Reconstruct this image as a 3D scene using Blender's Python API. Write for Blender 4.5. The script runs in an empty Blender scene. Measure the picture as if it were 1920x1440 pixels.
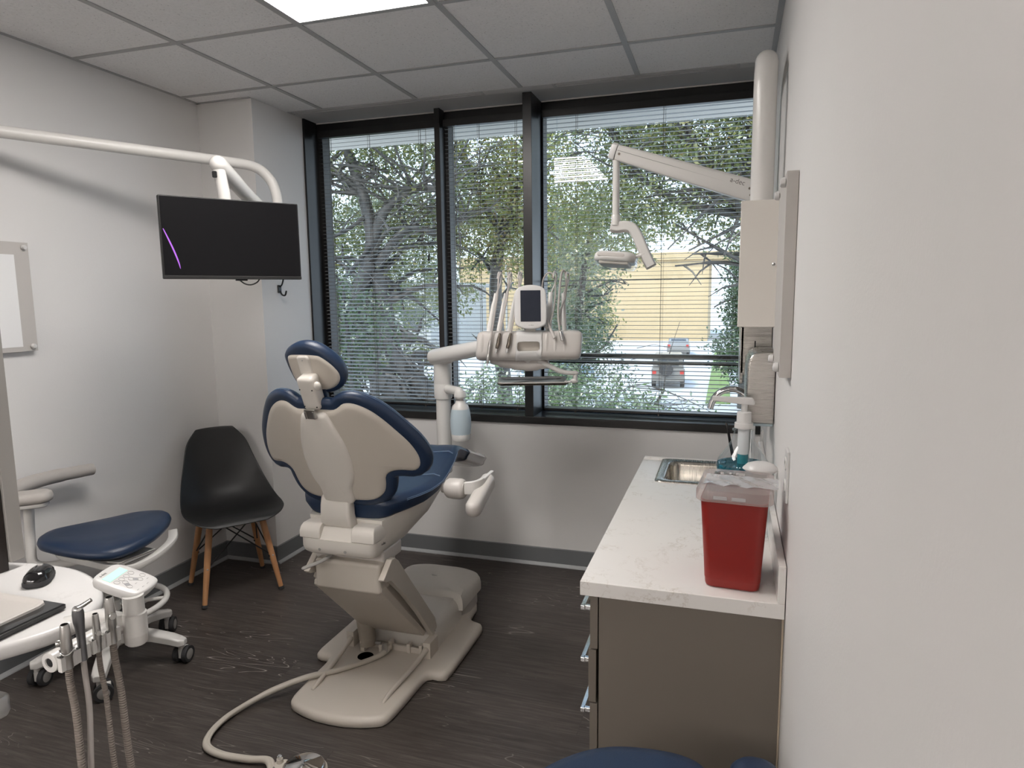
import bpy, bmesh, math, random
import numpy as np
from mathutils import Vector, Matrix, Quaternion
scene = bpy.context.scene
COL = scene.collection
PI = math.pi
R = math.radians

# ------------------------------------------------------------------ materials
MATS = {}
def new_mat(name):
    m = bpy.data.materials.new(name); m.use_nodes = True
    nt = m.node_tree; b = nt.nodes['Principled BSDF']
    MATS[name] = m
    return m, nt, b
def N(nt, t, **kw):
    n = nt.nodes.new(t)
    for k, v in kw.items():
        if hasattr(n, k) and not k[0].isupper(): setattr(n, k, v)
    return n
def inp(n, **kw):
    for k, v in kw.items(): n.inputs[k.replace('_', ' ')].default_value = v
def col4(c): return (c[0], c[1], c[2], 1.0)
def simple(name, c, rough=.5, metal=0., spec=.5, bump=0., bscale=300., coat=0., var=0., vscale=6.):
    m, nt, b = new_mat(name)
    b.inputs['Base Color'].default_value = col4(c)
    b.inputs['Roughness'].default_value = rough
    b.inputs['Metallic'].default_value = metal
    b.inputs['Specular IOR Level'].default_value = spec
    b.inputs['Coat Weight'].default_value = coat
    tc = N(nt, 'ShaderNodeTexCoord')
    if bump:
        nz = N(nt, 'ShaderNodeTexNoise'); inp(nz, Scale=bscale, Detail=3.)
        nt.links.new(tc.outputs['Object'], nz.inputs['Vector'])
        bp = N(nt, 'ShaderNodeBump'); inp(bp, Strength=bump, Distance=.002)
        nt.links.new(nz.outputs['Fac'], bp.inputs['Height']); nt.links.new(bp.outputs['Normal'], b.inputs['Normal'])
    if var:
        nz = N(nt, 'ShaderNodeTexNoise'); inp(nz, Scale=vscale, Detail=4.)
        nt.links.new(tc.outputs['Object'], nz.inputs['Vector'])
        mx = N(nt, 'ShaderNodeMix', data_type='RGBA')
        mx.inputs[6].default_value = col4([x*(1-var) for x in c]); mx.inputs[7].default_value = col4([min(1, x*(1+var)) for x in c])
        nt.links.new(nz.outputs['Fac'], mx.inputs[0]); nt.links.new(mx.outputs[2], b.inputs['Base Color'])
    return m
def emit(name, c, s):
    m, nt, b = new_mat(name)
    b.inputs['Base Color'].default_value = col4(c)
    b.inputs['Emission Color'].default_value = col4(c); b.inputs['Emission Strength'].default_value = s
    return m
def glassy(name, tint, refl=1.0, rough=0.02, ior=1.5, haze=None, hazef=0.):
    """thin sheet: clear where it is looked through, mirror-like at grazing angles"""
    m, nt, b = new_mat(name); nt.nodes.remove(b)
    out = nt.nodes['Material Output']
    tr = N(nt, 'ShaderNodeBsdfTransparent'); tr.inputs['Color'].default_value = col4(tint)
    gl = N(nt, 'ShaderNodeBsdfGlossy'); gl.inputs['Roughness'].default_value = rough
    gl.inputs['Color'].default_value = (refl, refl, refl, 1)
    fr = N(nt, 'ShaderNodeFresnel'); gm = N(nt, 'ShaderNodeNewGeometry'); mi_ = N(nt, 'ShaderNodeMix'); mi_.inputs[2].default_value = ior; mi_.inputs[3].default_value = 1/ior
    nt.links.new(gm.outputs['Backfacing'], mi_.inputs[0]); nt.links.new(mi_.outputs[0], fr.inputs['IOR'])
    mx = N(nt, 'ShaderNodeMixShader')
    src = tr.outputs[0]
    if haze:
        df = N(nt, 'ShaderNodeBsdfDiffuse'); df.inputs['Color'].default_value = col4(haze)
        m2 = N(nt, 'ShaderNodeMixShader'); m2.inputs[0].default_value = hazef
        nt.links.new(tr.outputs[0], m2.inputs[1]); nt.links.new(df.outputs[0], m2.inputs[2]); src = m2.outputs[0]
    nt.links.new(fr.outputs[0], mx.inputs[0]); nt.links.new(src, mx.inputs[1]); nt.links.new(gl.outputs[0], mx.inputs[2])
    nt.links.new(mx.outputs[0], out.inputs['Surface'])
    return m

def ramp(nt, stops, interp='LINEAR'):
    r = N(nt, 'ShaderNodeValToRGB'); r.color_ramp.interpolation = interp
    e = r.color_ramp.elements
    while len(e) < len(stops): e.new(.5)
    for i, (p, c) in enumerate(stops): e[i].position = p; e[i].color = col4(c)
    return r

def mat_wall():
    m, nt, b = new_mat('wall_paint')
    b.inputs['Base Color'].default_value = (.73, .716, .704, 1); b.inputs['Roughness'].default_value = .55
    b.inputs['Specular IOR Level'].default_value = .35
    tc = N(nt, 'ShaderNodeTexCoord'); nz = N(nt, 'ShaderNodeTexNoise'); inp(nz, Scale=160., Detail=4., Roughness=.6)
    bp = N(nt, 'ShaderNodeBump'); inp(bp, Strength=.12, Distance=.003)
    nt.links.new(tc.outputs['Object'], nz.inputs['Vector']); nt.links.new(nz.outputs['Fac'], bp.inputs['Height']); nt.links.new(bp.outputs['Normal'], b.inputs['Normal'])
    return m
def mat_tile():
    m, nt, b = new_mat('ceiling_tile')
    tc = N(nt, 'ShaderNodeTexCoord')
    v = N(nt, 'ShaderNodeTexVoronoi'); inp(v, Scale=95., Randomness=1.)
    nz = N(nt, 'ShaderNodeTexNoise'); inp(nz, Scale=120., Detail=2.)
    add = N(nt, 'ShaderNodeMath', operation='ADD'); 
    mul = N(nt, 'ShaderNodeMath', operation='MULTIPLY'); mul.inputs[1].default_value = .55
    nt.links.new(tc.outputs['Object'], v.inputs['Vector']); nt.links.new(tc.outputs['Object'], nz.inputs['Vector'])
    nt.links.new(nz.outputs['Fac'], mul.inputs[0]); nt.links.new(v.outputs['Distance'], add.inputs[0]); nt.links.new(mul.outputs[0], add.inputs[1])
    r = ramp(nt, [(.30, (.30, .295, .29)), (.40, (.80, .79, .785)), (1., (.84, .83, .825))])
    nt.links.new(add.outputs[0], r.inputs[0]); nt.links.new(r.outputs[0], b.inputs['Base Color'])
    b.inputs['Roughness'].default_value = .9
    bp = N(nt, 'ShaderNodeBump'); inp(bp, Strength=.4, Distance=.003)
    nt.links.new(add.outputs[0], bp.inputs['Height']); nt.links.new(bp.outputs['Normal'], b.inputs['Normal'])
    return m
def mat_floor():
    m, nt, b = new_mat('vinyl_plank')
    tc = N(nt, 'ShaderNodeTexCoord')
    # planks run along X
    br = N(nt, 'ShaderNodeTexBrick'); br.offset = .37; br.squash = 1.
    inp(br, Scale=1.0, Mortar_Size=.0012, Brick_Width=1.22, Row_Height=.152, Bias=0., Mortar_Smooth=.2)
    br.inputs['Color1'].default_value = (.35, .35, .35, 1); br.inputs['Color2'].default_value = (.75, .75, .75, 1); br.inputs['Mortar'].default_value = (.2, .2, .2, 1)
    nt.links.new(tc.outputs['Object'], br.inputs['Vector'])
    # shift the grain from plank to plank
    mp = N(nt, 'ShaderNodeMapping'); mp.inputs['Scale'].default_value = (1.0, 16., 1.)
    sh = N(nt, 'ShaderNodeVectorMath', operation='MULTIPLY_ADD')
    sh.inputs[1].default_value = (7., 3., 5.)
    nt.links.new(br.outputs['Color'], sh.inputs[0]); nt.links.new(tc.outputs['Object'], sh.inputs[2])
    nt.links.new(sh.outputs[0], mp.inputs['Vector'])
    n1 = N(nt, 'ShaderNodeTexNoise'); inp(n1, Scale=5., Detail=9., Roughness=.72, Distortion=.6)
    nt.links.new(mp.outputs[0], n1.inputs['Vector'])
    # cathedral figures
    mp2 = N(nt, 'ShaderNodeMapping'); mp2.inputs['Scale'].default_value = (.8, 6.5, 1.)
    nt.links.new(sh.outputs[0], mp2.inputs['Vector'])
    n2 = N(nt, 'ShaderNodeTexNoise'); inp(n2, Scale=1.6, Detail=2., Roughness=.4, Distortion=.4)
    nt.links.new(mp2.outputs[0], n2.inputs['Vector'])
    m10 = N(nt, 'ShaderNodeMath', operation='MULTIPLY'); m10.inputs[1].default_value = 17.
    fr = N(nt, 'ShaderNodeMath', operation='PINGPONG'); fr.inputs[1].default_value = .5
    nt.links.new(n2.outputs['Fac'], m10.inputs[0]); nt.links.new(m10.outputs[0], fr.inputs[0])
    r2 = ramp(nt, [(0., (1, 1, 1)), (.045, (.0, .0, .0)), (1., (0, 0, 0))])
    nt.links.new(fr.outputs[0], r2.inputs[0])
    n3 = N(nt, 'ShaderNodeTexNoise'); inp(n3, Scale=2.2, Detail=2.)
    nt.links.new(sh.outputs[0], n3.inputs['Vector'])
    r3 = ramp(nt, [(.52, (0, 0, 0)), (.66, (1, 1, 1))])
    nt.links.new(n3.outputs['Fac'], r3.inputs[0])
    msk = N(nt, 'ShaderNodeMath', operation='MULTIPLY'); nt.links.new(r2.outputs[0], msk.inputs[0]); nt.links.new(r3.outputs[0], msk.inputs[1])
    r1 = ramp(nt, [(.25, (.034, .027, .024)), (.48, (.074, .061, .054)), (.62, (.112, .095, .085)), (.80, (.20, .176, .16))])
    nt.links.new(n1.outputs['Fac'], r1.inputs[0])
    hsv = N(nt, 'ShaderNodeMix', data_type='RGBA', blend_type='MULTIPLY'); hsv.inputs[0].default_value = .5
    nt.links.new(r1.outputs[0], hsv.inputs[6]); nt.links.new(br.outputs['Color'], hsv.inputs[7])
    mx = N(nt, 'ShaderNodeMix', data_type='RGBA'); mx.inputs[7].default_value = (.46, .42, .39, 1)
    m8 = N(nt, 'ShaderNodeMath', operation='MULTIPLY'); m8.inputs[1].default_value = .85
    nt.links.new(msk.outputs[0], m8.inputs[0]); nt.links.new(m8.outputs[0], mx.inputs[0])
    nt.links.new(hsv.outputs[2], mx.inputs[6]); nt.links.new(mx.outputs[2], b.inputs['Base Color'])
    b.inputs['Roughness'].default_value = .42
    bp = N(nt, 'ShaderNodeBump'); inp(bp, Strength=.25, Distance=.001)
    nt.links.new(n1.outputs['Fac'], bp.inputs['Height']); nt.links.new(bp.outputs['Normal'], b.inputs['Normal'])
    return m
def mat_quartz(name, base, vein, amt):
    m, nt, b = new_mat(name)
    tc = N(nt, 'ShaderNodeTexCoord')
    n0 = N(nt, 'ShaderNodeTexNoise'); inp(n0, Scale=7., Detail=5., Roughness=.6)
    nt.links.new(tc.outputs['Object'], n0.inputs['Vector'])
    mixv = N(nt, 'ShaderNodeMix', data_type='RGBA', blend_type='LINEAR_LIGHT'); mixv.inputs[0].default_value = .28
    nt.links.new(tc.outputs['Object'], mixv.inputs[6]); nt.links.new(n0.outputs['Color'], mixv.inputs[7])
    n1 = N(nt, 'ShaderNodeTexNoise'); inp(n1, Scale=5.5, Detail=3., Roughness=.5)
    nt.links.new(mixv.outputs[2], n1.inputs['Vector'])
    pp = N(nt, 'ShaderNodeMath', operation='SUBTRACT'); pp.inputs[1].default_value = .5
    ab = N(nt, 'ShaderNodeMath', operation='ABSOLUTE')
    nt.links.new(n1.outputs['Fac'], pp.inputs[0]); nt.links.new(pp.outputs[0], ab.inputs[0])
    rv = ramp(nt, [(0., (1, 1, 1)), (.010, (.3, .3, .3)), (.03, (0, 0, 0))])
    nt.links.new(ab.outputs[0], rv.inputs[0])
    n2 = N(nt, 'ShaderNodeTexNoise'); inp(n2, Scale=9., Detail=2.); nt.links.new(tc.outputs['Object'], n2.inputs['Vector'])
    rm = ramp(nt, [(.45, (0, 0, 0)), (.62, (1, 1, 1))]); nt.links.new(n2.outputs['Fac'], rm.inputs[0])
    mu = N(nt, 'ShaderNodeMath', operation='MULTIPLY'); nt.links.new(rv.outputs[0], mu.inputs[0]); nt.links.new(rm.outputs[0], mu.inputs[1])
    mu2 = N(nt, 'ShaderNodeMath', operation='MULTIPLY'); mu2.inputs[1].default_value = amt; nt.links.new(mu.outputs[0], mu2.inputs[0])
    mx = N(nt, 'ShaderNodeMix', data_type='RGBA'); mx.inputs[6].default_value = col4(base); mx.inputs[7].default_value = col4(vein)
    nt.links.new(mu2.outputs[0], mx.inputs[0]); nt.links.new(mx.outputs[2], b.inputs['Base Color'])
    b.inputs['Roughness'].default_value = .16
    return m
def mat_brushed(name, c, rough, scale=(4., 4., 260.)):
    m, nt, b = new_mat(name)
    b.inputs['Base Color'].default_value = col4(c); b.inputs['Metallic'].default_value = 1.
    tc = N(nt, 'ShaderNodeTexCoord'); mp = N(nt, 'ShaderNodeMapping'); mp.inputs['Scale'].default_value = scale
    nz = N(nt, 'ShaderNodeTexNoise'); inp(nz, Scale=3., Detail=4.)
    nt.links.new(tc.outputs['Object'], mp.inputs[0]); nt.links.new(mp.outputs[0], nz.inputs['Vector'])
    r = ramp(nt, [(.3, (rough-.08,)*3), (.7, (rough+.1,)*3)]); nt.links.new(nz.outputs['Fac'], r.inputs[0]); nt.links.new(r.outputs[0], b.inputs['Roughness'])
    return m
def mat_hose(name, c):
    m, nt, b = new_mat(name)
    b.inputs['Base Color'].default_value = col4(c); b.inputs['Roughness'].default_value = .6
    tc = N(nt, 'ShaderNodeTexCoord'); w = N(nt, 'ShaderNodeTexWave'); w.bands_direction = 'Z'; inp(w, Scale=90., Distortion=0.)
    nt.links.new(tc.outputs['Object'], w.inputs['Vector'])
    bp = N(nt, 'ShaderNodeBump'); inp(bp, Strength=.6, Distance=.002)
    nt.links.new(w.outputs['Fac'], bp.inputs['Height']); nt.links.new(bp.outputs['Normal'], b.inputs['Normal'])
    return m
def mat_wood(name, c1, c2, scale=(30., 30., 2.)):
    m, nt, b = new_mat(name)
    tc = N(nt, 'ShaderNodeTexCoord'); mp = N(nt, 'ShaderNodeMapping'); mp.inputs['Scale'].default_value = scale
    nz = N(nt, 'ShaderNodeTexNoise'); inp(nz, Scale=2., Detail=5.)
    nt.links.new(tc.outputs['Object'], mp.inputs[0]); nt.links.new(mp.outputs[0], nz.inputs['Vector'])
    r = ramp(nt, [(.3, c1), (.7, c2)]); nt.links.new(nz.outputs['Fac'], r.inputs[0]); nt.links.new(r.outputs[0], b.inputs['Base Color'])
    b.inputs['Roughness'].default_value = .45
    return m
def mat_leaf(name, cols):
    m, nt, b = new_mat(name); nt.nodes.remove(b)
    out = nt.nodes['Material Output']
    g = N(nt, 'ShaderNodeNewGeometry')
    r = ramp(nt, [(i/(len(cols)-1), c) for i, c in enumerate(cols)])
    nt.links.new(g.outputs['Random Per Island'], r.inputs[0])
    d = N(nt, 'ShaderNodeBsdfDiffuse'); t = N(nt, 'ShaderNodeBsdfTranslucent'); gl = N(nt, 'ShaderNodeBsdfGlossy'); gl.inputs['Roughness'].default_value = .35
    nt.links.new(r.outputs[0], d.inputs['Color']); nt.links.new(r.outputs[0], t.inputs['Color'])
    mx = N(nt, 'ShaderNodeMixShader'); mx.inputs[0].default_value = .4
    nt.links.new(d.outputs[0], mx.inputs[1]); nt.links.new(t.outputs[0], mx.inputs[2])
    m2 = N(nt, 'ShaderNodeMixShader'); m2.inputs[0].default_value = .10
    nt.links.new(mx.outputs[0], m2.inputs[1]); nt.links.new(gl.outputs[0], m2.inputs[2])
    nt.links.new(m2.outputs[0], out.inputs['Surface'])
    return m

M_WALL = mat_wall(); M_TILE = mat_tile(); M_FLOOR = mat_floor()
M_QUARTZ = mat_quartz('white_quartz', (.80, .775, .745), (.50, .44, .37), .55)
M_MARBLE = mat_quartz('white_marble_laminate', (.70, .69, .68), (.42, .40, .38), .4)
M_TBAR = simple('grid_enamel', (.40, .40, .40), .5)
M_BASEB = simple('grey_vinyl_base', (.155, .162, .168), .5, bump=.1)
M_BASEL = simple('grey_vinyl_toe', (.36, .37, .375), .5)
M_BLACK = simple('black_window_aluminium', (.010, .0095, .0095), .32, spec=.5)
M_SILL = simple('dark_blue_grey_sill', (.02, .022, .028), .28, spec=.6)
M_SOFFIT = simple('grey_soffit', (.50, .50, .50), .6)
M_DARK = simple('dark_void', (.01, .01, .01), .8)
M_BEIGE = simple('warm_beige_plastic', (.56, .515, .455), .38, bump=.06, bscale=700.)
M_IVORY = simple('ivory_plastic', (.70, .665, .615), .32, bump=.04, bscale=700.)
M_GREIGE = simple('greige_base_plastic', (.58, .53, .47), .42, bump=.08, bscale=600.)
M_BOOT = simple('taupe_rubber_boot', (.33, .29, .24), .6, bump=.1)
M_WHITE = simple('white_enamel', (.68, .665, .64), .25, bump=.02, bscale=800.)
M_UNITGREY = simple('light_taupe_plastic', (.56, .53, .50), .35, bump=.03, bscale=700.)
M_PUREWHITE = simple('bright_white_plastic', (.63, .62, .61), .3)
M_NAVY = simple('navy_vinyl', (.010, .026, .064), .36, spec=.55, bump=.25, bscale=420.)
M_STITCH = simple('pale_blue_thread', (.16, .23, .34), .7)
M_STEEL = mat_brushed('brushed_stainless', (.52, .50, .47), .30)
M_CHROME = simple('polished_chrome', (.80, .80, .80), .07, metal=1.)
M_SATIN = simple('satin_metal', (.55, .54, .52), .28, metal=1.)
M_BRONZE = simple('dark_coupler_metal', (.24, .21, .18), .25, metal=1.)
M_SINK = mat_brushed('sink_steel', (.50, .47, .42), .22, (200., 3., 3.))
M_BLKPL = simple('black_plastic', (.012, .012, .012), .45, bump=.15, bscale=900.)
M_BLKGLOSS = simple('glossy_black', (.008, .008, .009), .12, spec=.6)
M_SCREEN = simple('black_screen', (.004, .004, .005), .3, spec=.25)
M_PADSCR = simple('slate_screen', (.022, .027, .04), .15, spec=.6, var=.3, vscale=20.)
M_RUBBER = simple('dark_rubber', (.03, .03, .032), .7)
M_GREYPL = simple('mid_grey_plastic', (.30, .29, .275), .5)
M_BLADDER = simple('grey_armpad_vinyl', (.40, .375, .35), .5, bump=.1)
M_CAB = simple('warm_grey_laminate', (.165, .143, .118), .5, bump=.12, bscale=900.)
M_CABEDGE = simple('beige_edge_band', (.50, .42, .32), .5)
M_CONSOLE = simple('console_grey_laminate', (.34, .325, .305), .5, bump=.1, bscale=900.)
M_ESPRESSO = mat_wood('espresso_wood', (.016, .011, .009), (.030, .021, .017))
M_BEECH = mat_wood('beech_wood', (.50, .24, .105), (.62, .33, .16), (25., 25., 3.))
M_RED = simple('sharps_red_plastic', (.235, .013, .009), .38, spec=.5, bump=.05, bscale=500.)
M_LID = glassy('frosted_clear_lid', (.95, .91, .90), .9, .25, 1.45, (.62, .52, .50), .30)
M_FILM = glassy('crumpled_clear_film', (.95, .95, .96), 1., .12, 1.7, (.75, .75, .77), .42)
M_CLEAR = glassy('clear_bottle_plastic', (.93, .95, .96), 1., .02, 1.5)
M_COVER = glassy('clear_vinyl_cover', (.86, .85, .84), 1., .16, 1.6, (.66, .65, .64), .88)
M_ACRYL = glassy('acrylic_sheet', (.90, .895, .885), 1., .05, 1.5, (.42, .405, .39), .38)
M_PANE = glassy('window_glass', (.93, .955, .95), 1., .0, 1.52)
M_PAPER = simple('white_paper', (.80, .80, .80), .8)
M_BACKCARD = simple('taupe_backing', (.50, .475, .45), .6)
M_TEAL = glassy('teal_mouthwash', (.025, .36, .46), 1., .03, 1.33, (.004, .16, .22), .45)
M_WATER = simple('frosted_blue_bottle', (.46, .55, .60), .35, spec=.4)
M_SLAT = simple('blind_slat', (.22, .22, .22), .24, spec=.9)
M_CORD = simple('blind_cord', (.10, .085, .07), .8)
M_HOSE = mat_hose('ribbed_taupe_hose', (.205, .175, .15))
M_TUBING = simple('smooth_grey_tubing', (.42, .385, .36), .45)
M_FCHOSE = simple('cream_hose', (.52, .48, .42), .4)
M_PANEL = emit('light_panel_diffuser', (1., .955, .915), 19.)
M_FILLPANEL = emit('fill_panel_diffuser', (1., .95, .91), 34.)  # added fill light behind the camera, stronger than the room's own panel
M_LCD = emit('green_lcd', (.36, .90, .62), .55)
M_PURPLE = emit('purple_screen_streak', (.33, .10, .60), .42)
M_LOGO = simple('grey_print', (.16, .15, .14), .5)
M_PRINT = simple('light_grey_print', (.40, .39, .38), .5)
M_BARK = mat_wood('tree_bark', (.028, .023, .019), (.075, .063, .052), (6., 6., 1.5))

# ------------------------------------------------------------------ mesh building
def cr(pts, n=8, closed=False):
    P = [Vector(p) for p in pts]; L = len(P); out = []
    seg = L if closed else L-1
    for i in range(seg):
        if closed: p0, p1, p2, p3 = P[(i-1) % L], P[i], P[(i+1) % L], P[(i+2) % L]
        else:
            p1, p2 = P[i], P[i+1]
            p0 = P[i-1] if i else p1*2-p2
            p3 = P[i+2] if i+2 < L else p2*2-p1
        for k in range(n):
            t = k/n
            out.append(.5*((2*p1)+(p2-p0)*t+(2*p0-5*p1+4*p2-p3)*t*t+(3*p1-p0-3*p2+p3)*t**3))
    if not closed: out.append(P[-1].copy())
    return out
def resample(pts, n):
    P = [Vector(p) for p in pts]; P.append(P[0]); d = [0.]
    for a, b in zip(P, P[1:]): d.append(d[-1]+(b-a).length)
    out = []; j = 0
    for i in range(n):
        s = d[-1]*i/n
        while d[j+1] < s: j += 1
        t = (s-d[j])/max(1e-9, d[j+1]-d[j]); out.append(P[j].lerp(P[j+1], t))
    return out
def smooth_outline(pts, n=96):
    return resample(cr([(p[0], p[1], 0) for p in pts], 8, True), n)
def mirror(half):
    """half outline, u >= 0, from the bottom centre round to the top centre"""
    return list(half)+[(-u, v) for u, v in reversed(half) if abs(u) > 1e-6]
def rrect(w, h, r, n=6, cx=0., cy=0.):
    o = []
    for sx, sy, a0 in ((1, 1, 0), (-1, 1, 90), (-1, -1, 180), (1, -1, 270)):
        for k in range(n+1):
            a = R(a0+90*k/n); o.append((cx+sx*(w/2-r)+r*math.cos(a), cy+sy*(h/2-r)+r*math.sin(a)))
    return o
def inset(o, d):
    n = len(o); out = []
    A = sum(o[i][0]*o[(i+1) % n][1]-o[(i+1) % n][0]*o[i][1] for i in range(n))
    sg = 1 if A > 0 else -1
    for i in range(n):
        a, b = Vector(o[i-1][:2]), Vector(o[(i+1) % n][:2]); t = (b-a)
        if t.length < 1e-9: out.append((o[i][0], o[i][1])); continue
        t.normalize(); nrm = Vector((-t.y, t.x))*sg
        out.append((o[i][0]+nrm.x*d, o[i][1]+nrm.y*d))
    return out

class MB:
    def __init__(s, M=None): s.v = []; s.f = []; s.mi = []; s.M = M or Matrix()
    def add(s, v, f, mi=0):
        o = len(s.v); s.v += [s.M @ Vector(p) for p in v]; s.f += [tuple(i+o for i in q) for q in f]; s.mi += [mi]*len(f)
        return s
    def box(s, x0, x1, y0, y1, z0, z1, mi=0):
        v = [(x, y, z) for z in (z0, z1) for y in (y0, y1) for x in (x0, x1)]
        return s.add(v, [(0, 2, 3, 1), (4, 5, 7, 6), (0, 1, 5, 4), (2, 6, 7, 3), (0, 4, 6, 2), (1, 3, 7, 5)], mi)
    def loft(s, rings, cap=True, mi=0, closed=False):
        n = len(rings[0]); v = [p for r in rings for p in r]; f = []
        m = len(rings)
        for i in range(m if closed else m-1):
            a, b = i*n, ((i+1) % m)*n
            for k in range(n): f.append((a+k, a+(k+1) % n, b+(k+1) % n, b+k))
        if cap and not closed:
            f.append(tuple(range(n-1, -1, -1))); f.append(tuple((m-1)*n+k for k in range(n)))
        return s.add(v, f, mi)
    def tube(s, path, r, seg=14, cap=True, rnd=False, mi=0, flat=1.0, up=None):
        P = [Vector(p) for p in path]; m = len(P)
        rad = [r]*m if not hasattr(r, '__len__') else list(r)
        if len(rad) != m:
            rad = [rad[0]+(rad[-1]-rad[0])*i/(m-1) for i in range(m)] if len(rad) == 2 else [rad[min(len(rad)-1, int(i*(len(rad)-1)/(m-1)+.5))] for i in range(m)]
        T = [(P[min(i+1, m-1)]-P[max(i-1, 0)]).normalized() for i in range(m)]
        nrm = Vector(up) if up else (Vector((0, 0, 1)) if abs(T[0].z) < .9 else Vector((1, 0, 0)))
        rings = []
        for i in range(m):
            nrm = (nrm-T[i]*nrm.dot(T[i])).normalized(); b = T[i].cross(nrm)
            rings.append((P[i], nrm.copy(), b, rad[i], T[i]))
        def ring(c, n_, b, q): return [c+n_*(q*flat*math.sin(2*PI*k/seg))+b*(q*math.cos(2*PI*k/seg)) for k in range(seg)]
        R_ = []
        if rnd:
            c, n_, b, q, t = rings[0]
            for a in (80, 60, 40, 20): R_.append(ring(c-t*(q*math.sin(R(a))), n_, b, q*math.cos(R(a))))
        R_ += [ring(*x[:4]) for x in rings]
        if rnd:
            c, n_, b, q, t = rings[-1]
            for a in (20, 40, 60, 80): R_.append(ring(c+t*(q*math.sin(R(a))), n_, b, q*math.cos(R(a))))
        return s.loft(R_, cap, mi)
    def lathe(s, prof, seg=28, mi=0, cap=True, sx=1., sy=1.):
        rings = [[(max(r, 1e-5)*sx*math.cos(2*PI*k/seg), max(r, 1e-5)*sy*math.sin(2*PI*k/seg), z) for k in range(seg)] for r, z in prof]
        return s.loft(rings, cap, mi)
    def prism(s, o, h0, h1, mp=lambda u, v, h: (u, v, h), mi=0):
        return s.loft([[mp(p[0], p[1], h0) for p in o], [mp(p[0], p[1], h1) for p in o]], True, mi)
    def pillow(s, o, prof, mp=lambda u, v, h: (u, v, h), c=None, inner=(.85, .65, .45, .25, .08), dome=(0., 0.), mi=0):
        """rounded slab: prof = [(inset, height)...] from the lower rim to the upper rim"""
        n = len(o)
        if c is None: c = (sum(p[0] for p in o)/n, sum(p[1] for p in o)/n)
        rings = []
        first = inset(o, prof[0][0]); last = inset(o, prof[-1][0])
        def sc(base, k): return [(c[0]+(p[0]-c[0])*k, c[1]+(p[1]-c[1])*k) for p in base]
        for k in reversed(inner): rings.append([mp(u, v, prof[0][1]+dome[0]*(1-k*k)) for u, v in sc(first, k)])
        for d, h in prof: rings.append([mp(u, v, h) for u, v in inset(o, d)])
        for k in inner: rings.append([mp(u, v, prof[-1][1]+dome[1]*(1-k*k)) for u, v in sc(last, k)])
        return s.loft(rings, True, mi)
    def ball(s, c, r, seg=16, rows=10, sc=(1, 1, 1), mi=0):
        rings = []
        for i in range(1, rows):
            a = PI*i/rows-PI/2
            rings.append([(c[0]+sc[0]*r*math.cos(a)*math.cos(2*PI*k/seg), c[1]+sc[1]*r*math.cos(a)*math.sin(2*PI*k/seg), c[2]+sc[2]*r*math.sin(a)) for k in range(seg)])
        return s.loft(rings, True, mi)
    def build(s, name, mats, parent=None, bevel=0., ang=35., seg=2, smooth=True, sub=0):
        me = bpy.data.meshes.new(name)
        inv = Matrix()
        if parent is not None: inv = parent['_w'].inverted()
        me.from_pydata([tuple(inv @ p) for p in s.v], [], s.f)
        bm = bmesh.new(); bm.from_mesh(me)
        bmesh.ops.remove_doubles(bm, verts=bm.verts, dist=1e-6)
        bmesh.ops.recalc_face_normals(bm, faces=bm.faces); bm.to_mesh(me) if len(s.f) == len(bm.faces) else bm.to_mesh(me); bm.free()
        if not isinstance(mats, (list, tuple)): mats = [mats]
        for m in mats: me.materials.append(m)
        if len(mats) > 1 and len(me.polygons) == len(s.mi):
            for p, i in zip(me.polygons, s.mi): p.material_index = i
        if smooth:
            me.shade_smooth()
            if not bevel: me.set_sharp_from_angle(angle=R(ang))
        o = bpy.data.objects.new(name, me); COL.objects.link(o)
        if parent is not None:
            o.parent = parent['o']
        if bevel:
            b = o.modifiers.new('edge', 'BEVEL'); b.width = bevel; b.segments = seg; b.limit_method = 'ANGLE'; b.angle_limit = R(40); b.harden_normals = True
        if sub:
            d = o.modifiers.new('sub', 'SUBSURF'); d.levels = sub; d.render_levels = sub
        return P_(o, Matrix() if parent is None else parent['_w'])
def P_(o, w=None):
    return {'o': o, '_w': w if w is not None else Matrix()}
def tag(t, label, cat, group=None, kind=None):
    o = t['o'] if isinstance(t, dict) else t
    o['label'] = label; o['category'] = cat
    if group: o['group'] = group
    if kind: o['kind'] = kind
    return t
def thing(name, label, cat, loc=(0, 0, 0), rz=0., group=None):
    o = bpy.data.objects.new(name, None); COL.objects.link(o)
    o.empty_display_size = .1
    o.location = loc; o.rotation_euler = (0, 0, rz)
    w = Matrix.Translation(Vector(loc)) @ Matrix.Rotation(rz, 4, 'Z')
    t = {'o': o, '_w': w}
    return tag(t, label, cat, group)
def struct(t):
    t['o']['kind'] = 'structure'; return t
def copy_tree(o, parent=None):
    c = o.copy(); COL.objects.link(c); c.parent = parent
    for ch in list(o.children): copy_tree(ch, c)
    return c
def frame(o, x, y, z=None):
    x = Vector(x).normalized(); y = Vector(y); y = (y-x*y.dot(x)).normalized(); z = x.cross(y)
    return Matrix(((x.x, y.x, z.x, o[0]), (x.y, y.y, z.y, o[1]), (x.z, y.z, z.z, o[2]), (0, 0, 0, 1)))
def axis(o, d, up=(0, 0, 1)):
    """frame whose local Z runs along d"""
    d = Vector(d).normalized(); u = Vector(up)
    if abs(d.dot(u.normalized())) > .98: u = Vector((1, 0, 0))
    x = u.cross(d).normalized(); y = d.cross(x)
    return Matrix(((x.x, y.x, d.x, o[0]), (x.y, y.y, d.y, o[1]), (x.z, y.z, d.z, o[2]), (0, 0, 0, 1)))
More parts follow.
